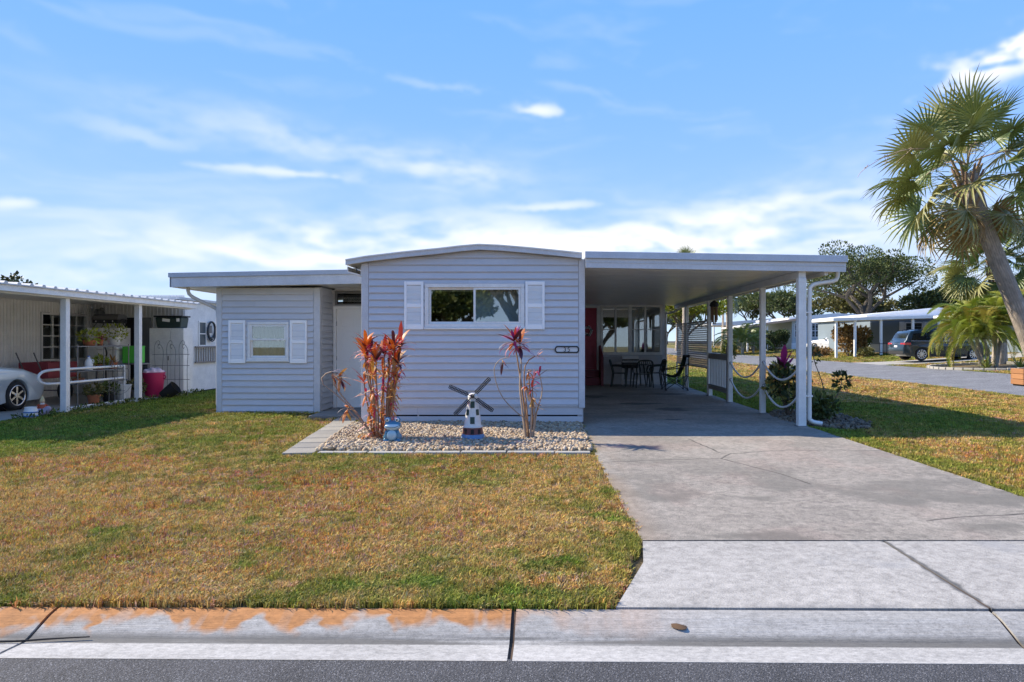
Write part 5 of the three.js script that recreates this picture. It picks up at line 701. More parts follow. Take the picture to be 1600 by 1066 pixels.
{
  const XW = -12.6, ZE = -18.9, h = thing('neighbour_home', 'white ribbed-metal home with cluttered carport at the left edge', 'house', [-12.5, 0, -16]);
  const side = (z0, z1, y0, y1) => { const g = ribbed(z0, z1, y0, y1); g.rotateY(Math.PI / 2); g.translate(XW, 0, 0); return g; };   // runs along z facing +x
  const sd = (Z0, Z1, y0, y1) => wpart(h, 'ribbed_wall', side(Z0, Z1, y0, y1), nbWall);
  sd(8, 16.95, 0, 2.7); sd(18.68, 18.86, 0, 2.7); sd(16.95, 18.68, 0, 0.92); sd(16.95, 18.68, 2.16, 2.7);
  // paned window pair in the side wall
  const fr = []; for (const [a, b] of [[16.97, 17.78], [17.84, 18.66]]) { fr.push(bb(XW - 0.04, XW + 0.03, 0.93, 2.15, -a - 0.045, -a), bb(XW - 0.04, XW + 0.03, 0.93, 2.15, -b, -b + 0.045), bb(XW - 0.04, XW + 0.028, 0.93, 0.98, -b + 0.046, -a - 0.046), bb(XW - 0.04, XW + 0.028, 2.10, 2.15, -b + 0.046, -a - 0.046)); for (const y of [1.27, 1.55, 1.83]) fr.push(bb(XW - 0.02, XW + 0.02, y, y + 0.025, -b + 0.046, -a - 0.046)); fr.push(bb(XW - 0.02, XW + 0.022, 0.99, 2.09, -(a + b) / 2 - 0.012, -(a + b) / 2 + 0.012)); }
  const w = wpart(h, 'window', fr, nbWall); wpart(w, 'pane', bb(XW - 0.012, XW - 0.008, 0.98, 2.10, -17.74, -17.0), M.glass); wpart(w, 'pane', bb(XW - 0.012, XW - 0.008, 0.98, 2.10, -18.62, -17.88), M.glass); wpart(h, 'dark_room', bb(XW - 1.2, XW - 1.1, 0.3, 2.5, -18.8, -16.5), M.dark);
  // end wall facing the street, with a dark doorway
  const end = (a, b, y0, y1) => wpart(h, 'ribbed_wall', ribbed(a, b, y0, y1).translate(0, 0, ZE), nbWall); end(XW, -11.72, 0, 2.7); end(-11.40, -10.06, 0, 2.7); end(-11.72, -11.40, 2.1, 2.7);
  wpart(h, 'doorway', [bb(-11.75, -11.70, 0, 2.12, ZE - 0.06, ZE + 0.03), bb(-11.42, -11.37, 0, 2.12, ZE - 0.06, ZE + 0.03), bb(-11.70, -11.42, 2.08, 2.12, ZE - 0.06, ZE + 0.03)], M.white); wpart(h, 'screen_door', bb(-11.70, -11.42, 0.05, 2.08, ZE - 0.04, ZE - 0.02), M.dark); wpart(h, 'grey_panel', rb(-11.32, -10.95, 0.1, 2.08, ZE + 0.016, ZE + 0.04, 0.005), mat([0.22, 0.23, 0.24], 0.5));
  // white block room behind
  wpart(h, 'block_wall', bb(-10.2, -10.06, 0, 2.56, -27, ZE - 0.001), nbWhite); wpart(h, 'block_wall', bb(-12.5, -10.2, 0, 2.56, -27, -26.86), nbWhite); wpart(h, 'rear_wall', bb(-16, -12.6, 0, 2.6, -27, -26.9), nbWall); wpart(h, 'far_wall', bb(-16, -15.9, 0, 2.6, -26.9, -8), nbWall); wpart(h, 'front_wall', bb(-15.9, -12.63, 0, 2.6, -8.1, -8), nbWall);
  const wn = wpart(h, 'window', [bb(-10.06, -10.03, 1.28, 1.32, -20.12, -19.66), bb(-10.06, -10.03, 1.97, 2.02, -20.12, -19.66), bb(-10.06, -10.03, 1.32, 1.97, -20.12, -20.07), bb(-10.06, -10.03, 1.32, 1.97, -19.71, -19.66), bb(-10.06, -10.035, 1.63, 1.66, -20.07, -19.71)], M.white); wpart(wn, 'pane', bb(-10.058, -10.05, 1.32, 1.97, -20.07, -19.71), mat([0.10, 0.12, 0.13], 0.1));
  // carport roof: metal pans that step along the edge, fascia, posts
  const q = mulberry(15); for (let z = -10.75; z > -18.5; z -= 0.3) { const g = boxUV(extr([[0, 0], [0.29, 0], [0.29, 0.02], [0.26, 0.06], [0.21, 0.06], [0.18, 0.022], [0, 0.022]], 6.6).rotateY(Math.PI / 2)); g.rotateZ(-0.035); g.translate(-16.02, 2.655 + 0.006 * (q() - 0.5), z); wpart(h, 'roof_pan', g, M.roofTop); }
  wpart(h, 'fascia', rb(-9.52, -9.46, 2.31, 2.425, -18.42, -10.7, 0.006), M.white); wpart(h, 'eave_beam', rb(-9.72, -9.58, 2.28, 2.40, -18.4, -10.75, 0.006), M.white); wpart(h, 'ceiling', bb(-12.6, -9.53, 2.42, 2.43, -18.4, -10.75), M.white); wpart(h, 'main_roof', bb(-16.1, -12.62, 2.62, 2.66, -27, -7.9), M.roofTop); wpart(h, 'block_roof', bb(-12.6, -9.95, 2.563, 2.63, -27.1, -18.42), M.roofTop);
  for (const Z of [11.22, 13.66, 16.1]) wpart(h, 'post', rb(-9.71, -9.59, 0.0, 2.279, -Z - 0.06, -Z + 0.06, 0.008), M.white);
  wpart(h, 'wall_lamp', [new THREE.CylinderGeometry(0.06, 0.06, 0.05, 12).rotateX(Math.PI / 2).translate(-12.3, 2.3, ZE + 0.04), lathe([[0.03, 0], [0.09, -0.1], [0.085, -0.1], [0, 0]], 12).rotateX(-0.9).translate(-12.22, 2.28, ZE + 0.1), lathe([[0.03, 0], [0.09, -0.1], [0.085, -0.1], [0, 0]], 12).rotateX(-0.9).rotateY(0.9).translate(-12.42, 2.3, ZE + 0.1)], mat([0.3, 0.3, 0.28], 0.5));
}
{ // tubular railing with a rounded end
  const t = thing('railing', 'white tubular handrail with rounded end before the potted plants', 'railing', [-9.95, 0.02, -14.8]), x = -9.95;
  wpart(t, 'loop_rail', tube([[x, 0.85, -16.05], [x, 0.85, -14.2], [x, 0.85, -13.75], [x, 0.82, -13.45], [x, 0.71, -13.33], [x, 0.60, -13.45], [x, 0.57, -13.75], [x, 0.57, -14.2], [x, 0.57, -16.05]], 0.028, 90, 8), M.white);
  for (const z of [-14.15, -16.05]) wpart(t, 'leg', rod([x, 0.02, z], [x, 0.86, z], 0.028), M.white); wpart(t, 'base_bar', rod([x, 0.04, -14.15], [x, 0.04, -16.05], 0.02), M.white);
}
function potPlant(name, label, pos, { pot = M.terracotta, r = 0.13, h = 0.16, kind = 'leaf', fol = Fol.mid, fr = 0.2, group = 'potted plants next door' }) {
  const t = thing(name, label, 'potted plant', pos, 0, group), q = mulberry(Math.round(pos[2] * 977 + r * 1000)); part(t, 'pot', lathe([[0, 0], [r * 0.72, 0], [r * 0.95, h * 0.85], [r * 1.06, h * 0.86], [r * 1.06, h], [r * 0.92, h], [r * 0.88, h * 0.85], [0, h * 0.85]], 20), pot); part(t, 'soil', new THREE.CylinderGeometry(r * 0.87, r * 0.87, 0.01, 16).translate(0, h * 0.87, 0), M.soil);
  if (kind === 'leaf') part(t, 'foliage', leafCloud(130, [[0, h + fr * 0.5, 0, fr, fr * 0.7, fr], [fr * 0.5, h + fr * 0.2, 0.03, fr * 0.6, fr * 0.5, fr * 0.6]], 0.085, q, 0.5), fol);
  else for (let k = 0; k < 26; k++) { const o = part(t, 'leaf', tiLeaf[k % 4], kind === 'red' ? tiM[k % 3 ? 'magenta' : 'red'] : kind === 'fern' ? (k % 3 ? leafMat([0.13, 0.26, 0.04]) : leafMat([0.2, 0.32, 0.06])) : leafMat([0.5, 0.25, 0.05])); orient(o, [0, h * 0.9, 0], k * 2.4, 0.15 + 1.2 * (k / 26)); o.scale.setScalar(fr * 4 * (0.8 + 0.4 * q())); o.scale.x *= kind === 'fern' ? 0.5 : 1; } return t; }
{ // plant rack
  const t = thing('plant_rack', 'grey wire plant rack carrying pots behind the white handrail', 'shelf', [-10.42, 0.02, -15.75]);
  for (const y of [0.46, 0.73, 1.28]) part(t, 'shelf_board', rb(-0.2, 0.2, y, y + 0.025, -0.95, 0.9, 0.006), M.galv); for (const x of [-0.19, 0.19]) for (const z of [-0.93, 0, 0.88]) part(t, 'upright', rod([x, 0, z], [x, 1.34, z], 0.012), M.galv);
  potPlant('potted_foliage', 'leafy green plant in a terracotta bowl on top rack shelf', [-10.4, 1.326, -15.5], { r: 0.14, h: 0.13, fr: 0.2, fol: Fol.lime }); potPlant('potted_bromeliad', 'small magenta bromeliad on the top rack shelf', [-10.45, 1.326, -15.95], { r: 0.07, h: 0.14, kind: 'red', fr: 0.2 }); potPlant('potted_fern', 'arching green fern in a white pot on top rack shelf', [-10.4, 1.326, -16.38], { pot: M.white, r: 0.15, h: 0.19, fr: 0.26, fol: Fol.lime });
  potPlant('potted_lettuce', 'pale green leafy plant on the middle rack shelf', [-10.38, 0.776, -15.85], { r: 0.09, h: 0.12, fr: 0.14, fol: Fol.lime }); potPlant('potted_coleus', 'orange-leaved plant in terracotta pot on middle rack shelf', [-10.38, 0.776, -16.3], { r: 0.12, h: 0.15, kind: 'orange', fr: 0.18 }); potPlant('potted_succulent', 'small plant in a low terracotta bowl on lowest rack shelf', [-10.38, 0.506, -15.1], { r: 0.12, h: 0.1, kind: 'orange', fr: 0.14 });
  const ground = [['terracotta pot of trailing plants on the floor left of the bucket', -15.2, 0.13, M.terracotta], ['dark nursery pot of green leaves on floor beside white bucket', -15.72, 0.14, M.dark], ['grey pot with yellowish leaves under the rack', -16.75, 0.12, M.galv]]; ground.forEach(([l, z, r, m]) => potPlant('floor_pot', l, [-10.1, 0.02, z], { pot: m, r, h: 0.22, fr: 0.19, fol: r > 0.13 ? Fol.mid : Fol.olive }));
  const j = thing('plastic_jug', 'white plastic jug standing on the middle rack shelf', 'jug', [-10.36, 0.776, -15.42]); part(j, 'body', lathe([[0, 0], [0.075, 0], [0.08, 0.02], [0.08, 0.17], [0.06, 0.23], [0.025, 0.27], [0.025, 0.30], [0, 0.30]], 18), M.whitePlain); part(j, 'handle', new THREE.TorusGeometry(0.045, 0.012, 6, 14).translate(0.07, 0.2, 0), M.whitePlain); part(j, 'cap', new THREE.CylinderGeometry(0.028, 0.028, 0.025, 12).translate(0, 0.312, 0), mat([0.1, 0.2, 0.5], 0.5));
  const b = thing('bucket', 'white plastic bucket on the floor below the rack', 'bucket', [-10.02, 0.02, -16.15]); part(b, 'body', lathe([[0, 0.005], [0.125, 0.005], [0.155, 0.36], [0.165, 0.365], [0.165, 0.385], [0.15, 0.385], [0.12, 0.02], [0, 0.02]], 24), M.white); part(b, 'handle', tube([[-0.165, 0.34, 0], [-0.13, 0.22, 0.13], [0, 0.16, 0.175], [0.13, 0.22, 0.13], [0.165, 0.34, 0]], 0.004, 20, 5), M.galv);
}
{ // storage behind the rack
  const c = thing('storage_cabinet', 'tall plain white cabinet with a grill on top next door', 'cabinet', [-11.62, 0.02, -18.1]); part(c, 'case', rb(-0.42, 0.42, 0.06, 1.76, -0.25, 0.25, 0.01), M.white); for (const s of [-1, 1]) part(c, 'door', rb(s * 0.005, s * 0.41, 0.09, 1.74, 0.251, 0.268, 0.006), M.white); for (const s of [-1, 1]) part(c, 'knob', new THREE.SphereGeometry(0.014, 8, 6).translate(s * 0.04, 0.95, 0.28), M.galv); part(c, 'plinth', bb(-0.4, 0.4, 0, 0.06, -0.23, 0.22), M.dark);
  const g = thing('tabletop_grill', 'grey-lidded tabletop grill on folding legs atop the plain cabinet', 'grill', [-11.6, 1.782, -18.1]); part(g, 'body', rb(-0.34, 0.34, 0.12, 0.22, -0.2, 0.2, 0.02), M.blackMetal); part(g, 'lid', extr([[-0.2, 0], [0.2, 0], [0.17, 0.09], [0.08, 0.13], [-0.1, 0.13], [-0.18, 0.08]], 0.66, 0.01).rotateY(Math.PI / 2).translate(-0.33, 0.225, 0), mat([0.16, 0.155, 0.15], 0.5, { metalness: 0.3 })); for (const x of [-0.22, 0, 0.22]) part(g, 'knob', new THREE.CylinderGeometry(0.022, 0.022, 0.03, 10).rotateX(Math.PI / 2).translate(x, 0.17, 0.215), M.chrome); for (const x of [-1, 1]) for (const z of [-1, 1]) part(g, 'leg', rod([x * 0.33, 0, z * 0.17], [x * 0.25, 0.13, z * 0.15], 0.012), M.blackMetal); part(g, 'side_handle', tube([[0.34, 0.2, -0.1], [0.40, 0.22, -0.08], [0.40, 0.22, 0.08], [0.34, 0.2, 0.1]], 0.012, 12, 6), M.blackMetal);
  const k = thing('metal_cabinet', 'weathered white double-door cabinet below the dark green tote', 'cabinet', [-10.15, 0.02, -18.45]); part(k, 'case', rb(-0.46, 0.46, 0.02, 1.76, -0.2, 0.24, 0.008), M.white); part(k, 'door', rb(-0.455, 0.10, 0.04, 1.75, 0.241, 0.258, 0.005), M.white); part(k, 'door', rb(0.11, 0.455, 0.04, 1.75, 0.241, 0.262, 0.005), M.white); part(k, 'latch', rb(0.04, 0.07, 0.9, 1.02, 0.258, 0.28, 0.004), M.galv);
  const tt = thing('storage_tote', 'dark green storage tote with flat lid on the weathered cabinet', 'tote', [-10.12, 1.782, -18.42]), dg = mat([0.022, 0.045, 0.04], 0.5); const tub = rb(-0.35, 0.35, 0, 0.29, -0.2, 0.2, 0.03), p = tub.attributes.position; for (let i = 0; i < p.count; i++) if (p.getY(i) < 0.1) { p.setX(i, p.getX(i) * 0.92); p.setZ(i, p.getZ(i) * 0.9); } part(tt, 'tub', tub, dg); part(tt, 'lid', rb(-0.38, 0.38, 0.292, 0.33, -0.23, 0.23, 0.012), mat([0.012, 0.014, 0.014], 0.6)); part(tt, 'label_sticker', bb(-0.18, 0.02, 0.16, 0.24, 0.2, 0.204).rotateZ(-0.12), M.whitePlain); part(tt, 'end_handle', rb(0.22, 0.30, 0.17, 0.26, 0.19, 0.215, 0.01), M.whitePlain);
  const w = thing('work_bench', 'low white bench carrying the green bin and white cooler', 'bench', [-10.75, 0.02, -17.25]); part(w, 'top', rb(-0.55, 0.6, 0.82, 0.86, -0.2, 0.25, 0.008), M.galv); for (const x of [-0.5, 0.55]) for (const z of [-0.16, 0.2]) part(w, 'leg', bb(x - 0.02, x + 0.02, 0, 0.82, z - 0.02, z + 0.02), M.galv); part(w, 'lower_shelf', rb(-0.5, 0.55, 0.3, 0.32, -0.16, 0.2, 0.006), M.dark);
  const gb = thing('green_bin', 'bright green plastic bin next to the carport post next door', 'bin', [-10.42, 0.882, -17.2]), gm = mat([0.10, 0.55, 0.06], 0.5); part(gb, 'body', extr(rectPts(-0.17, 0.17, -0.13, 0.13), 0.38, 0.02).rotateX(-Math.PI / 2).translate(0, 0.02, 0), gm); part(gb, 'rim', rb(-0.2, 0.2, 0.40, 0.43, -0.16, 0.16, 0.01), gm);
  const co = thing('white_cooler', 'white cooler with a dark strap left of the green bin', 'cooler', [-10.95, 0.882, -17.15]); part(co, 'box', rb(-0.26, 0.24, 0, 0.33, -0.16, 0.18, 0.03), M.white); part(co, 'lid', rb(-0.27, 0.25, 0.335, 0.40, -0.17, 0.19, 0.02), M.white); part(co, 'strap', tube([[-0.05, 0.42, 0.19], [0.02, 0.25, 0.215], [-0.04, 0.05, 0.2]], 0.015, 14, 6), M.dark);
  const tc = thing('trash_can', 'magenta trash can stuffed with a pale bag beside the cabinet', 'trash can', [-10.0, 0.02, -17.35]), mg = mat([0.50, 0.02, 0.10], 0.5); part(tc, 'body', lathe([[0, 0], [0.19, 0], [0.25, 0.58], [0.27, 0.60], [0.25, 0.62], [0.2, 0.58], [0, 0.1]], 24), mg); part(tc, 'bag', solid((x, y, z) => ell(x, y, z, 0, 0.63, 0, 0.22, 0.1, 0.22) + 0.02 * Math.sin(x * 30) * Math.sin(z * 27 + 1), [-0.3, 0.5, -0.3], [0.3, 0.8, 0.3], 36), mat([0.72, 0.55, 0.6], 0.6)); for (const s of [-1, 1]) part(tc, 'handle', new THREE.TorusGeometry(0.045, 0.012, 6, 12).translate(s * 0.26, 0.5, 0), mg);
  const bk = thing('black_bin', 'black plastic bin lying tilted against the magenta can', 'bin', [-9.62, 0.05, -17.1]); bk.rotation.set(0.2, 0.3, -0.95); part(bk, 'body', lathe([[0, 0], [0.13, 0], [0.165, 0.36], [0.175, 0.37], [0.165, 0.38], [0.12, 0.02], [0, 0.02]], 20), M.rubber);
  const cart = thing('garden_cart', 'faded red garden cart by the ribbed wall behind the convertible', 'cart', [-11.75, 0.02, -16.1]), rd = mat([0.40, 0.06, 0.075], 0.6, { map: grainTex }); part(cart, 'tray', [rb(-0.32, 0.32, 0.55, 0.58, -0.5, 0.5, 0.01), rb(-0.34, -0.31, 0.58, 0.92, -0.5, 0.5, 0.01), rb(0.31, 0.34, 0.58, 0.92, -0.5, 0.5, 0.01), rb(-0.31, 0.31, 0.58, 0.92, 0.47, 0.5, 0.01), rb(-0.31, 0.31, 0.58, 0.92, -0.5, -0.47, 0.01)], rd); for (const x of [-0.38, 0.38]) part(cart, 'wheel', new THREE.TorusGeometry(0.22, 0.03, 8, 20).rotateY(Math.PI / 2).translate(x, 0.25, 0), M.rubber); part(cart, 'axle', rod([-0.4, 0.25, 0], [0.4, 0.25, 0], 0.015), M.galv); for (const z of [-0.4, 0.4]) part(cart, 'leg', rod([0, 0, z], [0, 0.56, z], 0.015), M.galv); for (const x of [-0.2, 0.2]) part(cart, 'handle', rod([x, 0.7, 0.5], [x, 1.15, 0.75], 0.014), M.galv);
}
{ // scroll trellises
  const tre = (label, pos, n, w, h) => { const t = thing('trellis', label, 'trellis', pos, 0, 'metal trellises next door'); for (let k = 0; k < n; k++) { const x = (k - (n - 1) / 2) * w; const pts = [[x - w * 0.33, 0, 0], [x - w * 0.30, h * 0.5, 0], [x - w * 0.36, h * 0.85, 0], [x - w * 0.2, h * 0.97, 0], [x, h, 0], [x + w * 0.08, h * 0.95, 0], [x, h * 0.91, 0], [x - w * 0.06, h * 0.94, 0]]; part(t, 'scroll', tube(pts, 0.007, 40, 5), M.galv); part(t, 'scroll', tube(pts.map(([a, b, c]) => [2 * x - a, b * 0.93, c]), 0.007, 40, 5), M.galv); } for (const f of [0.3, 0.55, 0.75]) part(t, 'crossbar', rod([-(n / 2) * w, h * f, 0.008], [(n / 2) * w, h * f, 0.008], 0.007), M.galv); };
  tre('rusty scroll-topped trellis leaning before the weathered cabinet', [-9.78, 0.0, -17.75], 3, 0.32, 1.45); tre('narrow wire trellis rising in front of the plant rack', [-9.82, 0.0, -15.55], 2, 0.2, 1.0);
}
{ // hose and ladder rack on the white side wall
  const hz = thing('hose_reel', 'coiled dark hose hanging on the white block wall', 'hose', [-10.0, 1.77, -20.32]), hm = mat([0.05, 0.055, 0.06], 0.7); part(hz, 'bracket', rb(-0.058, -0.02, -0.1, 0.12, -0.08, 0.08, 0.005), M.galv); for (let k = 0; k < 4; k++) part(hz, 'hose_coil', new THREE.TorusGeometry(0.20 + 0.012 * k, 0.016, 6, 30).rotateY(Math.PI / 2).scale(1, 1.2, 1).translate(-0.005 + 0.028 * (k % 2), -0.02 * k, 0), hm);
  const lr = thing('wall_rack', 'weathered slatted wooden rack mounted low on the white block wall', 'rack', [-10.04, 0.8, -20.05]), wd = mat([0.40, 0.36, 0.32], 0.85, { map: woodTex }); for (const y of [0, 0.44]) part(lr, 'rail', rb(0, 0.05, y, y + 0.045, -0.75, 0.62, 0.006), wd); for (let k = 0; k < 10; k++) part(lr, 'slat', rb(0.012, 0.036, 0.046, 0.439, -0.7 + k * 0.14, -0.66 + k * 0.14, 0.004), wd);
}
{ // garden ornaments by the post
  const q = mulberry(9), t = thing('garden_gnome', 'small painted gnome with red coat beside the white carport post', 'figurine', [-9.95, 0.0, -13.45], 0.7), skin = mat([0.55, 0.32, 0.2], 0.6);
  part(t, 'coat', lathe([[0, 0.03], [0.075, 0.03], [0.085, 0.09], [0.06, 0.17], [0.045, 0.2], [0, 0.2]], 18), mat([0.45, 0.08, 0.03], 0.6)); part(t, 'boots', [rb(-0.06, -0.008, 0, 0.045, -0.03, 0.07, 0.02), rb(0.008, 0.06, 0, 0.045, -0.03, 0.07, 0.02)], M.dark); part(t, 'head', solid((x, y, z) => smin(ell(x, y, z, 0, 0.225, 0, 0.042, 0.045, 0.042), ell(x, y, z, 0, 0.222, 0.042, 0.012, 0.012, 0.012), 0.01), [-0.07, 0.16, -0.07], [0.07, 0.3, 0.07], 30), skin); part(t, 'beard', lathe([[0, 0.13], [0.025, 0.15], [0.042, 0.19], [0.03, 0.215], [0, 0.215]], 14).scale(1, 1, 0.7).translate(0, 0, 0.022), mat([0.75, 0.72, 0.66], 0.8)); part(t, 'hat', lathe([[0.048, 0.245], [0.045, 0.255], [0.03, 0.31], [0, 0.37]], 16), mat([0.65, 0.5, 0.25], 0.6)); for (const s of [-1, 1]) part(t, 'arm', taperTube([[s * 0.05, 0.18, 0], [s * 0.09, 0.13, 0.02], [s * 0.06, 0.1, 0.06]], [0.024, 0.02, 0.018], 7), mat([0.45, 0.08, 0.03], 0.6));
  const p = thing('painted_pot', 'blue and white painted pot on the grass by the convertible', 'pot', [-9.55, 0, -12.62]); part(p, 'body', lathe([[0, 0], [0.08, 0], [0.11, 0.06], [0.105, 0.16], [0.09, 0.2], [0.1, 0.215], [0.085, 0.215], [0.08, 0.1], [0, 0.05]], 22), M.white); for (const y of [0.05, 0.12]) part(p, 'painted_band', new THREE.TorusGeometry(0.108, 0.012, 6, 24).scale(1, 1, 1).rotateX(Math.PI / 2).translate(0, y, 0), mat([0.05, 0.16, 0.40], 0.4));
  const l = thing('resting_ornament', 'low grey ornament lying on grass between gnome and painted pot', 'ornament', [-9.72, 0, -13.05], 0.5); part(l, 'body', solid((x, y, z) => smin(ell(x, y, z, 0, 0.07, 0, 0.16, 0.07, 0.08), ell(x, y, z, 0.14, 0.13, 0, 0.06, 0.055, 0.05), 0.04), [-0.24, -0.03, -0.14], [0.26, 0.24, 0.14], 40), mat([0.34, 0.29, 0.36], 0.6));
  const ws = []; for (let k = 0; k < 16; k++) ws.push(leafCloud(60, [[-9.6 + 0.12 * q(), 0.03, -12.3 - k * 0.42 - q() * 0.2, 0.16, 0.07, 0.14]], 0.06, q, 0.5, 0.8)); const wm = single('edge_weeds', ws, Fol.mid, 'low green weeds along the edge of the neighbouring carport floor', 'weeds'); wm.userData.kind = 'stuff';
}

// ================================================================ PALMS AND TREES
function fanFrond(pet, rad, nseg, droop, seed) {   // petiole along +y, fan facing +z, tips falling back
  const q = mulberry(seed), pos = [], idx = [], P = (x, y, z) => pos.push(x, y, z); let k;
  const w = 0.018; P(-w, 0, 0); P(w, 0, 0); P(-w * 0.5, pet * 0.5, 0.02 * droop); P(w * 0.5, pet * 0.5, 0.02 * droop); P(-w * 0.5, pet, 0.1 * droop); P(w * 0.5, pet, 0.1 * droop); idx.push(0, 1, 2, 1, 3, 2, 2, 3, 4, 3, 5, 4);
  for (let i = 0; i < nseg; i++) { const a = mix(-2.35, 2.35, i / (nseg - 1)) + (q() - 0.5) * 0.05, L = rad * (1 - 0.28 * Math.pow(Math.abs(a) / 2.35, 2)) * (0.9 + 0.2 * q()), costa = 0.35 * rad * Math.max(0, Math.cos(a)) * 0.6, dx = Math.sin(a), dy = Math.cos(a), hw = rad * 0.031; k = pos.length / 3;
    const st = [[0.06, 0.5], [0.4, 1], [0.72, 0.75], [1, 0.05]]; for (const [f, ws] of st) { const r = f * L, fall = droop * (0.08 * f + 0.30 * f * f * f) * L * (0.8 + 0.5 * q()) + costa * f * 0.5; const cx = dx * r, cy = pet + dy * r - (f > 0.6 ? fall * 0.25 : 0), cz = 0.1 * droop + fall - 0.16 * Math.abs(dx) * r; P(cx - dy * hw * ws, cy + dx * hw * ws, cz); P(cx, cy, cz + hw * ws * 0.7); P(cx + dy * hw * ws, cy - dx * hw * ws, cz); }
    for (let s = 0; s < 3; s++) { const o = k + s * 3; idx.push(o, o + 1, o + 3, o + 1, o + 4, o + 3, o + 1, o + 2, o + 4, o + 2, o + 5, o + 4); } }
  const g = new THREE.BufferGeometry(); g.setAttribute('position', new THREE.Float32BufferAttribute(pos, 3)); g.setIndex(idx); g.computeVertexNormals(); return g;
}
function featherFrond(L, leaflet, droop, pairs, seed, hang = 0) {   // rachis along +y bending to -z ... towards +z as it falls
  const q = mulberry(seed), pos = [], idx = []; const at = f => { const a = droop * f * f; return [0, L * f * Math.cos(a * 0.5), L * f * Math.sin(a * 0.55), a]; }; const P = (...v) => pos.push(...v);
  for (let i = 0; i <= 6; i++) { const [x, y, z] = at(i / 6), w = 0.016 * (1.1 - i / 6); P(-w, y, z, w, y, z); if (i) { const k = i * 2; idx.push(k - 2, k - 1, k, k - 1, k + 1, k); } }
  for (let i = 0; i < pairs; i++) for (const s of [-1, 1]) { const f = 0.16 + 0.84 * (i + q() * 0.5) / pairs, [x, y, z, a] = at(f), l = leaflet * Math.sin(Math.PI * clamp(0.15 + 0.8 * f)) * (0.85 + 0.3 * q()), fw = 0.55 + 0.25 * f, k = pos.length / 3, ty = Math.cos(a), tz = Math.sin(a); const ex = s * l * 0.78, ey = y + ty * l * fw, ez = z + tz * l * fw + l * (0.12 + hang) , hw = leaflet * 0.042; P(x, y - hw * ty, z, x + ex * 0.5, y + (ey - y) * 0.5 + hw, z + (ez - z) * 0.4 - 0.04 * l, x + ex * 0.5, y + (ey - y) * 0.5 - hw, z + (ez - z) * 0.4 - 0.04 * l, x + ex, ey, ez); idx.push(k, k + 2, k + 1, k + 1, k + 2, k + 3); }
  const g = new THREE.BufferGeometry(); g.setAttribute('position', new THREE.Float32BufferAttribute(pos, 3)); g.setIndex(idx); g.computeVertexNormals(); return g;
}
const palmM = [leafMat([0.15, 0.20, 0.05], 0.35, 0.42), leafMat([0.21, 0.25, 0.06], 0.35, 0.42), leafMat([0.28, 0.27, 0.075], 0.35, 0.5)], palmDead = [leafMat([0.30, 0.20, 0.09], 0.15, 0.9), leafMat([0.36, 0.26, 0.10], 0.2, 0.9)], trunkM = mat([2.5, 2.3, 2.15], 0.95, { map: scaleTex(barkTex, 2, 6), bumpMap: scaleTex(barkBump, 2, 6), bumpScale: 0.05 });
const fans = [fanFrond(0.95, 0.72, 30, 0.4, 1), fanFrond(1.1, 0.76, 32, 0.6, 2), fanFrond(1.15, 0.74, 30, 0.9, 3), fanFrond(1.0, 0.74, 28, 1.2, 4)];
function fanPalm(name, label, base, path, rads, crown, n, s, seed, group) {
  const t = thing(name, label, 'palm tree', base, 0, group), q = mulberry(seed); part(t, 'trunk', taperTube(path, rads, 14), trunkM); const c = path[path.length - 1];
  for (let k = 0; k < 26; k++) { const a = k * 2.4, f = k / 26; part(t, 'leaf_boot', rod([c[0] + 0.13 * s * Math.cos(a), c[1] - 0.75 * s * (1 - f), c[2] + 0.13 * s * Math.sin(a)], [c[0] + 0.27 * s * Math.cos(a), c[1] - 0.75 * s * (1 - f) + 0.34 * s, c[2] + 0.27 * s * Math.sin(a)], 0.035 * s, 0.02 * s, 5), k % 3 ? mat([0.20, 0.13, 0.08], 0.95) : mat([0.30, 0.2, 0.11], 0.95)); }
  for (let k = 0; k < n; k++) { const f = k / n, el = mix(1.45, -0.95, Math.pow(f, 0.72)) + (q() - 0.5) * 0.25, dead = f > 0.86, o = part(t, 'frond', fans[clamp(Math.floor(f * 3.2 + q()), 0, 3)], dead ? palmDead[k % 2] : palmM[Math.floor(q() * 3)]); orient(o, [c[0], c[1] + 0.12 * s - 0.3 * f * s, c[2]], k * 2.39996 + (q() - 0.5) * 0.5, Math.PI / 2 - el, (q() - 0.5) * 0.3); o.rotateY((q() - 0.5) * 2.2); o.scale.setScalar(s * (0.85 + 0.3 * q()) * (dead ? 0.85 : 1)); }
  for (let k = 0; k < 4; k++) { const a = [Math.PI * 0.95, 0.4, 2.0, 4.6][k], L = s * (k === 0 ? 2.1 : 1.5), pts = []; for (let i = 0; i <= 5; i++) { const f = i / 5; pts.push([c[0] + Math.cos(a) * L * f, c[1] + 0.2 + L * (0.55 * f - 0.62 * f * f), c[2] + Math.sin(a) * L * f]); } const st = part(t, 'flower_stalk', taperTube(pts, [0.018, 0.012, 0.005], 5), caneGrey); const br = []; for (let i = 2; i <= 5; i++) for (let j = 0; j < 3; j++) { const p = pts[i]; br.push(taperTube([p, [p[0] + (q() - 0.5) * 0.2, p[1] + (q() - 0.6) * 0.2, p[2] + (q() - 0.5) * 0.2], [p[0] + Math.cos(a) * 0.14 + (q() - 0.5) * 0.35, p[1] - 0.1 + (q() - 0.6) * 0.35, p[2] + (q() - 0.5) * 0.35]], [0.006, 0.005, 0.003], 4)); } const o = part(st, 'twigs', br, caneGrey); o.userData.kind = 'stuff'; }
  return t;
}
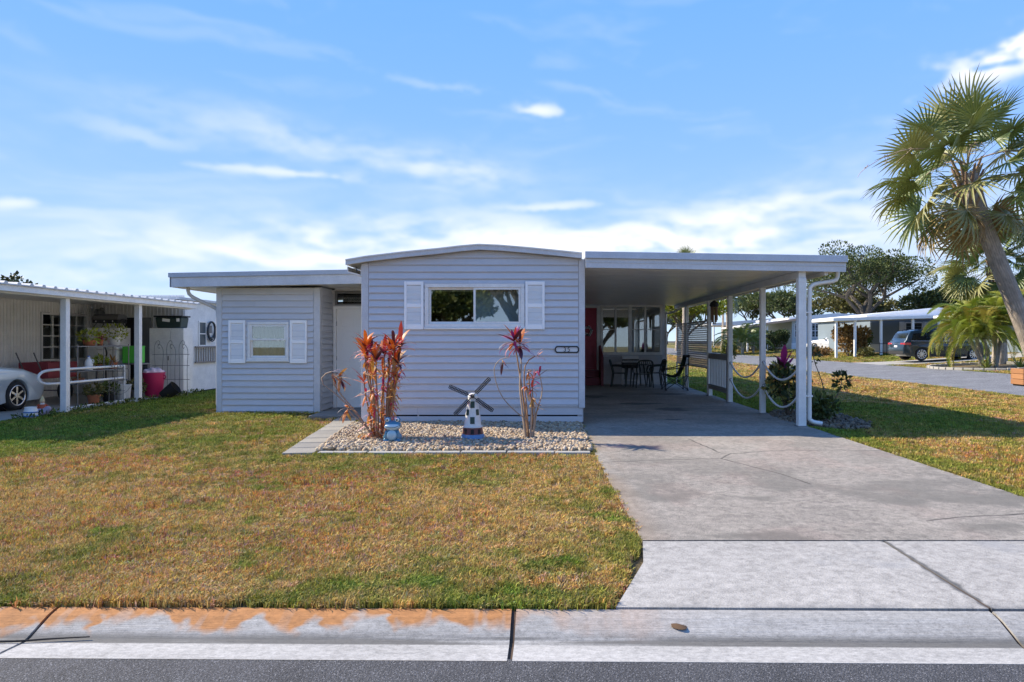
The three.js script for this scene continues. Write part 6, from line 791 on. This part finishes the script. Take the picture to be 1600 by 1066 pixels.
fanPalm('cabbage_palm', 'tall cabbage palm leaning left over the lawn at right edge', [10.35, 0, -14], [[0, -0.05, 0], [-0.12, 0.5, 0], [-0.58, 1.74, 0.02], [-1.12, 3.05, 0.03], [-1.5, 4.05, 0.03], [-1.75, 4.85, 0.02]], [0.22, 0.19, 0.175, 0.165, 0.16, 0.19], 0, 44, 1.08, 501);
fanPalm('cabbage_palm', 'dense cabbage palm with thick grey trunk behind the pygmy date palms', [21.6, land(21.6, 32.6) - 0.02, -32.6], [[0, -0.05, 0], [0.02, 1.4, 0], [-0.1, 3, 0], [-0.2, 4.8, 0]], [0.34, 0.27, 0.25, 0.27], 0, 76, 1.5, 502);
fanPalm('cabbage_palm', 'far cabbage palm whose crown shows above the carport roof', [11.2, 0, -56], [[0, 0, 0], [0.1, 4, 0], [0, 7.2, 0]], [0.25, 0.2, 0.2], 0, 40, 1.1, 503);
// pygmy date clump in its ringed bed
{
  const t = thing('date_palm_clump', 'bright green pygmy date palm clump in the ringed bed', 'palm', [19.6, land(19.6, 30.6), -30.6]), q = mulberry(88), ff = [featherFrond(1.6, 0.42, 1.6, 46, 1), featherFrond(1.5, 0.40, 2.1, 46, 2), featherFrond(1.3, 0.40, 1.1, 44, 3)], lm = [leafMat([0.27, 0.34, 0.04], 0.45), leafMat([0.36, 0.40, 0.045], 0.45), leafMat([0.40, 0.34, 0.06], 0.4)];
  for (const [x, z, h, bx, n] of [[-0.95, 0.2, 1.55, -0.1, 36], [0.1, 0.5, 1.95, 0.35, 38], [-0.3, -0.4, 2.1, 0.1, 36], [0.95, 0, 2.2, 0.5, 36], [-0.5, 0.7, 1.3, 0.0, 30]]) { part(t, 'stem', taperTube([[bx, -0.02, z * 0.5], [mix(bx, x, 0.4), h * 0.45, z * 0.8], [x, h, z]], [0.10, 0.08, 0.09], 8), trunkM); for (let k = 0; k < n; k++) { const o = part(t, 'frond', ff[k % 3], lm[Math.floor(q() * 2.6)]); orient(o, [x, h, z], k * 2.4 + q() * 0.4, 0.15 + 1.35 * (k / n) + (q() - 0.5) * 0.2); o.scale.setScalar(0.95 + 0.35 * q()); } }
  const ed = thing('bed_ring', 'pale stone ring edging the palm bed across the street', 'edging', [19.9, land(19.9, 30.6), -30.6]); for (let k = 0; k < 40; k++) { const a = k / 40 * 6.283, x = 2.4 * Math.cos(a), z = 2.6 * Math.sin(a); part(ed, 'edging_stone', rb(-0.18, 0.18, -0.05, 0.11, -0.07, 0.07, 0.02).rotateY(-a + Math.PI / 2).translate(x, land(19.9 + x, 30.6 - z) - land(19.9, 30.6), z), M.conc); }
  for (const [x, z, l] of [[-0.9, 1.1, 'spiky yellow-green plant at left of the palm bed'], [0.2, 1.6, 'spiky yellow-green plant in front of the palm stems'], [1.5, 1.4, 'spiky yellow-green plant at the right of the palm bed']]) { const b = thing('spiky_plant', l, 'plant', [19.9 + x, land(19.9 + x, 30) - 0.02, -30.6 + z], 0, 'spiky plants in the palm bed'); const g = bladeLeaf(0.8, 0.09, 0.6); for (let k = 0; k < 18; k++) { const o = part(b, 'leaf', g, k % 2 ? leafMat([0.25, 0.3, 0.06]) : leafMat([0.35, 0.35, 0.1])); orient(o, [0, 0, 0], k * 2.4, 0.15 + 0.9 * k / 18); o.scale.setScalar(0.7 + 0.3 * q()); } }
}
// slender feather palms far off
{
  const ff = [featherFrond(2.6, 0.75, 1.7, 34, 11, 0.35), featherFrond(2.3, 0.7, 2.3, 32, 12, 0.4)], lm = [leafMat([0.10, 0.14, 0.035]), leafMat([0.16, 0.19, 0.05])];
  const far = [['slim feather palm seen between the second and third carport posts', 20.0, 78, 6.6, 1.15], ['feather palm right of the wind chime beyond the street', 18.9, 72, 5.6, 1.1], ['feather palm with small crown beside the second carport post', 22.0, 70, 7.4, 1.0], ['low feather palm behind the lattice screens', 15.9, 84, 4.8, 1.3]];
  for (const [l, x, Z, h, s] of far) { const t = thing('feather_palm', l, 'palm tree', [x, land(x, Z) - 0.02, -Z], 0, 'feather palms far off'), q = mulberry(Math.round(x * 31)); part(t, 'trunk', taperTube([[0, 0, 0], [0.1, h * 0.5, 0], [0, h, 0]], [0.2, 0.14, 0.12], 8), trunkM); for (let k = 0; k < 20; k++) { const o = part(t, 'frond', ff[k % 2], lm[k % 2]); orient(o, [0, h, 0], k * 2.4 + q(), 0.2 + 1.3 * k / 20); o.scale.setScalar(s * (0.8 + 0.3 * q())); } }
  const ar = featherFrond(1.9, 0.5, 1.5, 26, 21, 0.1), am = [leafMat([0.22, 0.27, 0.05], 0.4), leafMat([0.16, 0.22, 0.04], 0.4)];
  for (const [l, x, Z, n, s] of [['arching yellow-green palm clump beyond the street left of slim posts', 18.3, 64, 34, 1.35], ['darker palm clump beyond the street behind the third post', 19.9, 66, 26, 1.15]]) { const t = thing('areca_clump', l, 'palm', [x, land(x, Z) - 0.02, -Z], 0, 'arching palm clumps'), q = mulberry(Math.round(x * 77)); for (let k = 0; k < 5; k++) part(t, 'stem', rod([0.25 * (q() - 0.5), 0, 0.25 * (q() - 0.5)], [0.5 * (q() - 0.5), 1.1, 0.4 * (q() - 0.5)], 0.06, 0.04), trunkM); for (let k = 0; k < n; k++) { const o = part(t, 'frond', ar, am[x > 19 ? 1 : k % 2]); orient(o, [0.5 * (q() - 0.5), 0.6 + 0.7 * q(), 0.5 * (q() - 0.5)], k * 2.4, 0.1 + 1.2 * k / n); o.scale.setScalar(s * (0.8 + 0.35 * q())); } }
}
// broad-leaved trees
const oakBark = mat([0.6, 0.56, 0.52], 0.95, { map: scaleTex(barkTex, 2, 4), bumpMap: scaleTex(barkBump, 2, 4), bumpScale: 0.04 });
function tree(name, label, pos, H, spread, { fol = Fol.oak, n = 9000, seed = 1, leaf = 0.34, sparse = 1, group = 'broad trees behind the houses', low = 0.3 }) {
  const t = thing(name, label, 'tree', pos, 0, group), q = mulberry(seed), limbs = [], blobs = [];
  const grow = (p, d, L, r, lev) => { const e = [p[0] + d[0] * L, p[1] + d[1] * L, p[2] + d[2] * L], m = [mix(p[0], e[0], 0.5) + (q() - 0.5) * L * 0.16, mix(p[1], e[1], 0.5) + (q() - 0.5) * L * 0.1, mix(p[2], e[2], 0.5) + (q() - 0.5) * L * 0.16]; limbs.push(taperTube([p, m, e], [r, r * 0.8, r * 0.62], lev < 2 ? 8 : 5));
    if (lev >= 3) { blobs.push([e[0], e[1], e[2], spread * 0.11 * (0.7 + 0.7 * q()) * sparse, spread * 0.075 * (0.7 + 0.6 * q()) * sparse, spread * 0.11 * (0.7 + 0.7 * q()) * sparse]); return; }
    const c = lev === 0 ? 5 : 3; for (let k = 0; k < c; k++) { const a = (k + q() * 0.7) / c * 6.283, up = lev === 0 ? 0.5 + 0.8 * q() : 0.15 + 0.95 * q(); const nd = [d[0] * 0.5 + Math.cos(a) * 0.85, d[1] * 0.45 + up * 0.75, d[2] * 0.5 + Math.sin(a) * 0.85], l = Math.hypot(...nd); grow(e, nd.map(v => v / l), L * (lev === 0 ? 0.8 : 0.68) * (0.8 + 0.4 * q()), r * 0.58, lev + 1); } };
  const L0 = H * low; grow([0, -0.1, 0], [0.05, 1, 0.03], L0, H * 0.028, 0);
  let mx = 0, my = 0; for (const b of blobs) { mx = Math.max(mx, Math.abs(b[0])); my = Math.max(my, b[1] + b[4]); } const fx = spread / 2 / mx, fy = (H - L0) / (my - L0); const fit = (x, y, z) => [x * mix(1, fx, smooth(L0 * 0.8, L0 * 1.6, y)), y > L0 ? L0 + (y - L0) * fy : y, z * mix(1, fx, smooth(L0 * 0.8, L0 * 1.6, y))];
  const lg = join(limbs), p = lg.attributes.position; for (let i = 0; i < p.count; i++) p.setXYZ(i, ...fit(p.getX(i), p.getY(i), p.getZ(i))); lg.computeVertexNormals(); part(t, 'trunk', lg, oakBark);
  for (const b of blobs) { const f = fit(b[0], b[1], b[2]); b[0] = f[0]; b[1] = f[1]; b[2] = f[2]; } part(t, 'crown', leafCloud(n, blobs, leaf, q, 0.5), fol); return t;
}
const gy = (x, Z) => land(x, Z) - 0.02;
tree('oak_tree', 'large open-crowned oak rising behind the house with the SUV', [35.0, gy(35, 76), -76], 11.6, 13.5, { seed: 27, n: 22000, leaf: 0.24, sparse: 1.1, fol: Fol.dark, group: undefined, low: 0.26 });
tree('far_tree', 'dark round tree behind the far blue house left of the oak', [36, gy(36, 104), -104], 8.2, 11, { seed: 12, n: 8000, leaf: 0.42, fol: Fol.dark });
tree('far_tree', 'small distant tree against the sky beside the second post', [33.2, gy(33, 112), -112], 7.6, 6, { seed: 13, n: 2500, leaf: 0.4, fol: Fol.dark });
tree('far_tree', 'bushy olive tree below the oak crown', [39.5, gy(39, 88), -88], 7.6, 10, { seed: 14, n: 8000, leaf: 0.38, fol: Fol.olive });
tree('far_tree', 'dark tree behind the house at far right', [47, gy(47, 80), -80], 7.5, 12, { seed: 15, n: 8000, leaf: 0.4, fol: Fol.dark });
tree('far_tree', 'tree crown peeking over the neighbouring roof at left edge', [-40.5, 0, -51], 6.5, 5, { seed: 16, n: 3000, leaf: 0.3, fol: Fol.oak });
tree('far_tree', 'bright green tree behind the lattice screens', [13.4, gy(13, 66), -66], 6.6, 7, { seed: 17, n: 5000, leaf: 0.35, fol: Fol.lime });
tree('far_tree', 'light green tree seen past the sunroom corner', [10.6, 0, -74], 7.2, 7, { seed: 18, n: 4500, leaf: 0.3, fol: Fol.lime, low: 0.35 });
tree('far_tree', 'low tree at the far end of the side street', [22, gy(22, 125), -125], 7, 11, { seed: 19, n: 6000, leaf: 0.45, fol: Fol.mid });
// across the front street, mirrored in the windows
tree('street_tree', 'dense low tree across the street mirrored in the left window pane', [-6.0, -0.02, 17.5], 6, 4.6, { seed: 21, n: 9000, leaf: 0.3, fol: Fol.mid, group: 'trees across the front street', low: 0.14 });
tree('street_tree', 'thin-crowned tree across the street mirrored in the right window pane', [-1.7, -0.02, 19], 9, 8, { seed: 22, n: 1500, leaf: 0.25, fol: Fol.oak, group: 'trees across the front street', low: 0.16 });
tree('street_tree', 'tree across the front street opposite the shed', [-12.5, -0.02, 19], 8, 9, { seed: 23, n: 6000, leaf: 0.3, fol: Fol.dark, group: 'trees across the front street', low: 0.2 });
tree('street_tree', 'tree across the front street opposite the driveway', [5.2, -0.02, 20], 7, 7, { seed: 24, n: 8000, leaf: 0.3, fol: Fol.mid, group: 'trees across the front street', low: 0.15 });
// ================================================================ HOUSES BEYOND THE SIDE STREET
const farBlue = mat([0.20, 0.25, 0.30], 0.6, { map: scaleTex(vinylTex, 0.5, 2) }), farPale = mat([0.48, 0.55, 0.60], 0.6, { map: vinylTex }), farWhite = mat([0.78, 0.78, 0.78], 0.6), tanEdge = mat([0.55, 0.36, 0.24], 0.7);
function farWindow(h, x0, x1, y0, y1, z, cols, rows, shutters) {
  const w = wpart(h, 'window', [bb(x0 - 0.06, x1 + 0.06, y1, y1 + 0.08, z - 0.02, z + 0.06), bb(x0 - 0.06, x1 + 0.06, y0 - 0.08, y0, z - 0.02, z + 0.07), bb(x0 - 0.07, x0, y0, y1, z - 0.02, z + 0.058), bb(x1, x1 + 0.07, y0, y1, z - 0.02, z + 0.058), ...Array.from({ length: cols - 1 }, (_, i) => { const x = mix(x0, x1, (i + 1) / cols); return bb(x - 0.035, x + 0.035, y0, y1, z + 0.012, z + 0.05); }), ...Array.from({ length: rows - 1 }, (_, i) => { const y = mix(y0, y1, (i + 1) / rows); return bb(x0, x1, y - 0.03, y + 0.03, z + 0.014, z + 0.048); })], farWhite);
  wpart(w, 'pane', bb(x0, x1, y0, y1, z + 0.004, z + 0.01), mat([0.03, 0.04, 0.045], 0.08)); if (shutters) for (const s of [[x0 - 0.5, x0 - 0.1], [x1 + 0.1, x1 + 0.5]]) wpart(h, 'shutter', rb(s[0], s[1], y0 - 0.1, y1 + 0.1, z + 0.001, z + 0.045, 0.01), farWhite);
}
function farSiding(h, x0, x1, y0, y1, z, m, pitch = 0.26) { for (let y = y0; y < y1 - 0.01; y += pitch) wpart(h, 'siding_board', boardGeo(x0, x1, y, Math.min(y + pitch, y1)).scale(1, 1, 1.6).translate(0, 0, z), m); }
{ // house beside the SUV
  const gz = 0.70, h = thing('far_house', 'blue sided house with white porch roof beside the SUV', 'house', [27.5, gz, -52], 0, 'houses beyond the side street');
  wpart(h, 'wall', bb(24.6, 34, 0.3, gz + 2.55, -62, -52), farBlue); farSiding(h, 24.62, 33.98, gz, gz + 2.5, -52, farBlue); farWindow(h, 27.3, 28.5, gz + 1.0, gz + 2.1, -51.97, 2, 1, true); farWindow(h, 31.2, 32.2, gz + 1.0, gz + 2.1, -51.97, 1, 2, true); wpart(h, 'white_skirting', bb(24.55, 34.05, 0.3, gz + 0.5, -52.02, -51.93), farPale);
  const roof = wpart(h, 'roof', boxUV(extr([[24.2, gz + 2.56], [34.6, gz + 2.56], [34.6, gz + 2.72], [29.5, gz + 3.25], [24.2, gz + 2.72]], 10.6).translate(0, 0, -62.3)), farWhite); wpart(roof, 'fascia', boxUV(extr([[24.15, gz + 2.60], [29.5, gz + 3.14], [34.65, gz + 2.60], [34.65, gz + 2.74], [29.5, gz + 3.28], [24.15, gz + 2.74]], 0.08).translate(0, 0, -51.69)), farWhite);
  const porch = wpart(h, 'porch_roof', bb(-5.2, 5.2, -0.1, 0.1, -51.6, -47).rotateZ(0.028).translate(24.9, gz + 2.36, 0), farWhite); for (const x of [20.0, 21.3, 23.1, 25.3, 27.1, 29.9]) wpart(h, 'post', bb(x - 0.07, x + 0.07, land(x, 47) - 0.05, gz + 2.26 + (x - 24.9) * 0.028, -47.3, -47.15), farWhite);
  const f = thing('iron_fence', 'low black iron fence in front of the porch beside the SUV', 'fence', [24.5, 0.5, -46.6]); for (let k = 0; k < 16; k++) part(f, 'picket', rod([-1.8 + k * 0.24, -0.05, 0], [-1.8 + k * 0.24, 0.85, 0], 0.018, 0.018, 4), M.blackMetal); for (const y of [0.15, 0.75]) part(f, 'rail', rod([-1.85, y, 0], [1.85, y, 0], 0.018, 0.018, 4), M.blackMetal);
}
{ // pale house with paned windows
  const gz = 0.62, h = thing('far_house', 'pale blue house with white paned windows left of the oak', 'house', [28, gz, -70], 0, 'houses beyond the side street');
  wpart(h, 'wall', bb(25.1, 28.6, 0.2, gz + 3.0, -80, -70), farPale); farSiding(h, 25.12, 28.58, gz + 0.6, gz + 2.95, -70, farPale, 0.3); wpart(h, 'white_base', bb(25.05, 28.65, 0.2, gz + 0.6, -70.03, -69.92), farWhite); farWindow(h, 25.4, 26.05, gz + 1.25, gz + 2.55, -69.97, 2, 2); farWindow(h, 27.15, 28.1, gz + 1.25, gz + 2.55, -69.97, 3, 2); wpart(h, 'wing_wall', bb(28.6, 36, 0.2, gz + 2.9, -80, -71.5), farBlue);
  wpart(h, 'roof', boxUV(extr([[24.6, gz + 3.0], [36.6, gz + 3.0], [36.6, gz + 3.2], [29.4, gz + 3.65], [24.6, gz + 3.2]], 11).translate(0, 0, -80.5)), farWhite); wpart(h, 'carport_roof', bb(-2.7, 2.7, -0.08, 0.08, -78, -69.3).rotateZ(0.14).translate(22.6, gz + 2.62, 0), farWhite); wpart(h, 'carport_edge', bb(-2.72, 2.72, -0.11, 0.11, -69.3, -69.22).rotateZ(0.14).translate(22.6, gz + 2.62, 0), tanEdge); for (const x of [20.4, 22.4]) wpart(h, 'post', bb(x - 0.07, x + 0.07, 0, gz + 2.2 + (x - 20.4) * 0.14, -69.6, -69.45), farWhite);
}
{ const gz = 0.7, h = thing('far_house', 'distant white-roofed home beyond the palm clumps', 'house', [28, gz, -92], 0, 'houses beyond the side street'); wpart(h, 'wall', bb(25.5, 36, 0.2, gz + 2.9, -100, -92), farPale); farSiding(h, 25.5, 36, gz, gz + 2.85, -92, farBlue, 0.4); farWindow(h, 26.6, 28.2, gz + 1.0, gz + 2.3, -91.95, 3, 1); farWindow(h, 30.6, 31.8, gz + 1.0, gz + 2.3, -91.95, 2, 1); wpart(h, 'roof', boxUV(extr([[22, gz + 2.8], [37, gz + 2.9], [37, gz + 3.3], [30, gz + 3.75], [22, gz + 3.1]], 10).translate(0, 0, -101)), farWhite); for (const x of [22.3, 24]) wpart(h, 'post', bb(x - 0.08, x + 0.08, 0.2, gz + 2.82, -91.4, -91.2), farWhite); }
{ const gz = 0.75, h = thing('far_house', 'white-roofed blue home behind the leaning palm at right edge', 'house', [31, gz, -38], 0, 'houses beyond the side street'); wpart(h, 'wall', bb(27.5, 40, 0.3, gz + 2.3, -45, -37), farBlue); farSiding(h, 27.5, 40, gz, gz + 2.3, -37, farBlue); farWindow(h, 29.2, 30.6, gz + 1.0, gz + 2.0, -36.96, 2, 1, true); wpart(h, 'roof', boxUV(extr([[25.8, gz + 2.2], [40.5, gz + 2.31], [40.5, gz + 2.5], [33, gz + 2.95], [25.8, gz + 2.36]], 9.4).translate(0, 0, -45.6)), farWhite); for (const x of [26.1]) wpart(h, 'post', bb(x - 0.07, x + 0.07, 0.3, gz + 2.2, -36.6, -36.45), farWhite); }
// shrubs and beds before the far houses
function shrub(name, label, pos, w, hgt, fol, n, leaf, seed, group) { const q = mulberry(seed), t = thing(name, label, 'bush', pos, 0, group), bl = []; for (let k = 0; k < 16; k++) { const a = q() * 6.28, r = 0.5 * Math.sqrt(q()); bl.push([r * w * Math.cos(a) * 0.75, hgt * (0.18 + 0.62 * q()), r * w * Math.sin(a) * 0.6, w * 0.2, hgt * 0.19, w * 0.2]); } part(t, 'foliage', leafCloud(n, bl, leaf, q, 0.5), fol); for (let k = 0; k < 5; k++) { const a = k * 1.25; part(t, 'stem', rod([0.08 * Math.cos(a), -0.05, 0.08 * Math.sin(a)], [w * 0.25 * Math.cos(a), hgt * 0.6, w * 0.25 * Math.sin(a)], 0.04, 0.015, 5), stemM); } }
shrub('croton_hedge', 'tall brown and green shrub left of the house with the SUV', [21.5, gy(21.5, 48.6), -48.6], 2.5, 2.4, Fol.dry, 2600, 0.2, 31); shrub('croton_hedge', 'dark green shrub growing beside the tall brown shrub', [22.5, gy(22.5, 49.2), -49.2], 1.8, 2.1, Fol.mid, 1800, 0.2, 32);
shrub('round_hedge', 'clipped dark hedge under the tan carport edge', [21.9, gy(21.9, 65), -65], 2.4, 2.3, Fol.deep, 3500, 0.18, 33); shrub('low_bush', 'silvery bush before the distant white-roofed home', [21.6, gy(21.6, 72), -72], 3.6, 1.4, foliage([0.2, 0.23, 0.17]), 2000, 0.22, 34); shrub('low_bush', 'small yellowish bush at foot of the tall brown shrub', [21.5, gy(21.5, 46), -46], 1.1, 0.7, Fol.olive, 700, 0.14, 35); shrub('low_bush', 'low bush before the iron fence', [24.0, gy(24, 45.6), -45.6], 0.9, 0.6, Fol.mid, 600, 0.13, 36); shrub('low_bush', 'straggling dry bush right of the second carport post', [20.6, gy(20.6, 52), -52], 2.4, 0.75, Fol.dry, 1200, 0.16, 37); shrub('low_bush', 'short bush on the verge behind the picket panel', [10.6, 0, -40], 0.9, 1.5, Fol.mid, 1300, 0.14, 38);
{ // wooden planter on legs at the right edge
  const t = thing('wooden_planter', 'orange wood slatted planter box on legs at right edge', 'planter', [11.72, 0, -16.3]), wd = [mat([0.55, 0.27, 0.12], 0.6, { map: woodTex }), mat([0.48, 0.23, 0.10], 0.6, { map: woodTex })];
  for (let k = 0; k < 3; k++) { part(t, 'plank', rb(-0.5, 0.5, 0.40 + k * 0.128, 0.52 + k * 0.128, 0.2, 0.225, 0.006), wd[k % 2]); part(t, 'plank', rb(-0.5, 0.5, 0.40 + k * 0.128, 0.52 + k * 0.128, -0.225, -0.2, 0.006), wd[k % 2]); for (const s of [-1, 1]) part(t, 'end_plank', rb(s * 0.475, s * 0.5, 0.40 + k * 0.128, 0.52 + k * 0.128, -0.199, 0.199, 0.006), wd[(k + 1) % 2]); } part(t, 'strap', rb(-0.24, -0.19, 0.38, 0.79, 0.226, 0.236, 0.003), M.galv); part(t, 'bottom', rb(-0.47, 0.47, 0.36, 0.395, -0.19, 0.19, 0.006), M.dark); part(t, 'soil', bb(-0.47, 0.47, 0.395, 0.7, -0.19, 0.19), M.soil); for (const x of [-0.1, 0.45]) for (const z of [-0.17, 0.17]) part(t, 'leg', bb(x - 0.035, x + 0.035, -0.02, 0.36, z - 0.03, z + 0.03), wd[0]);
}

renderer.setSize(1024, 682);
renderer.render(scene, camera);
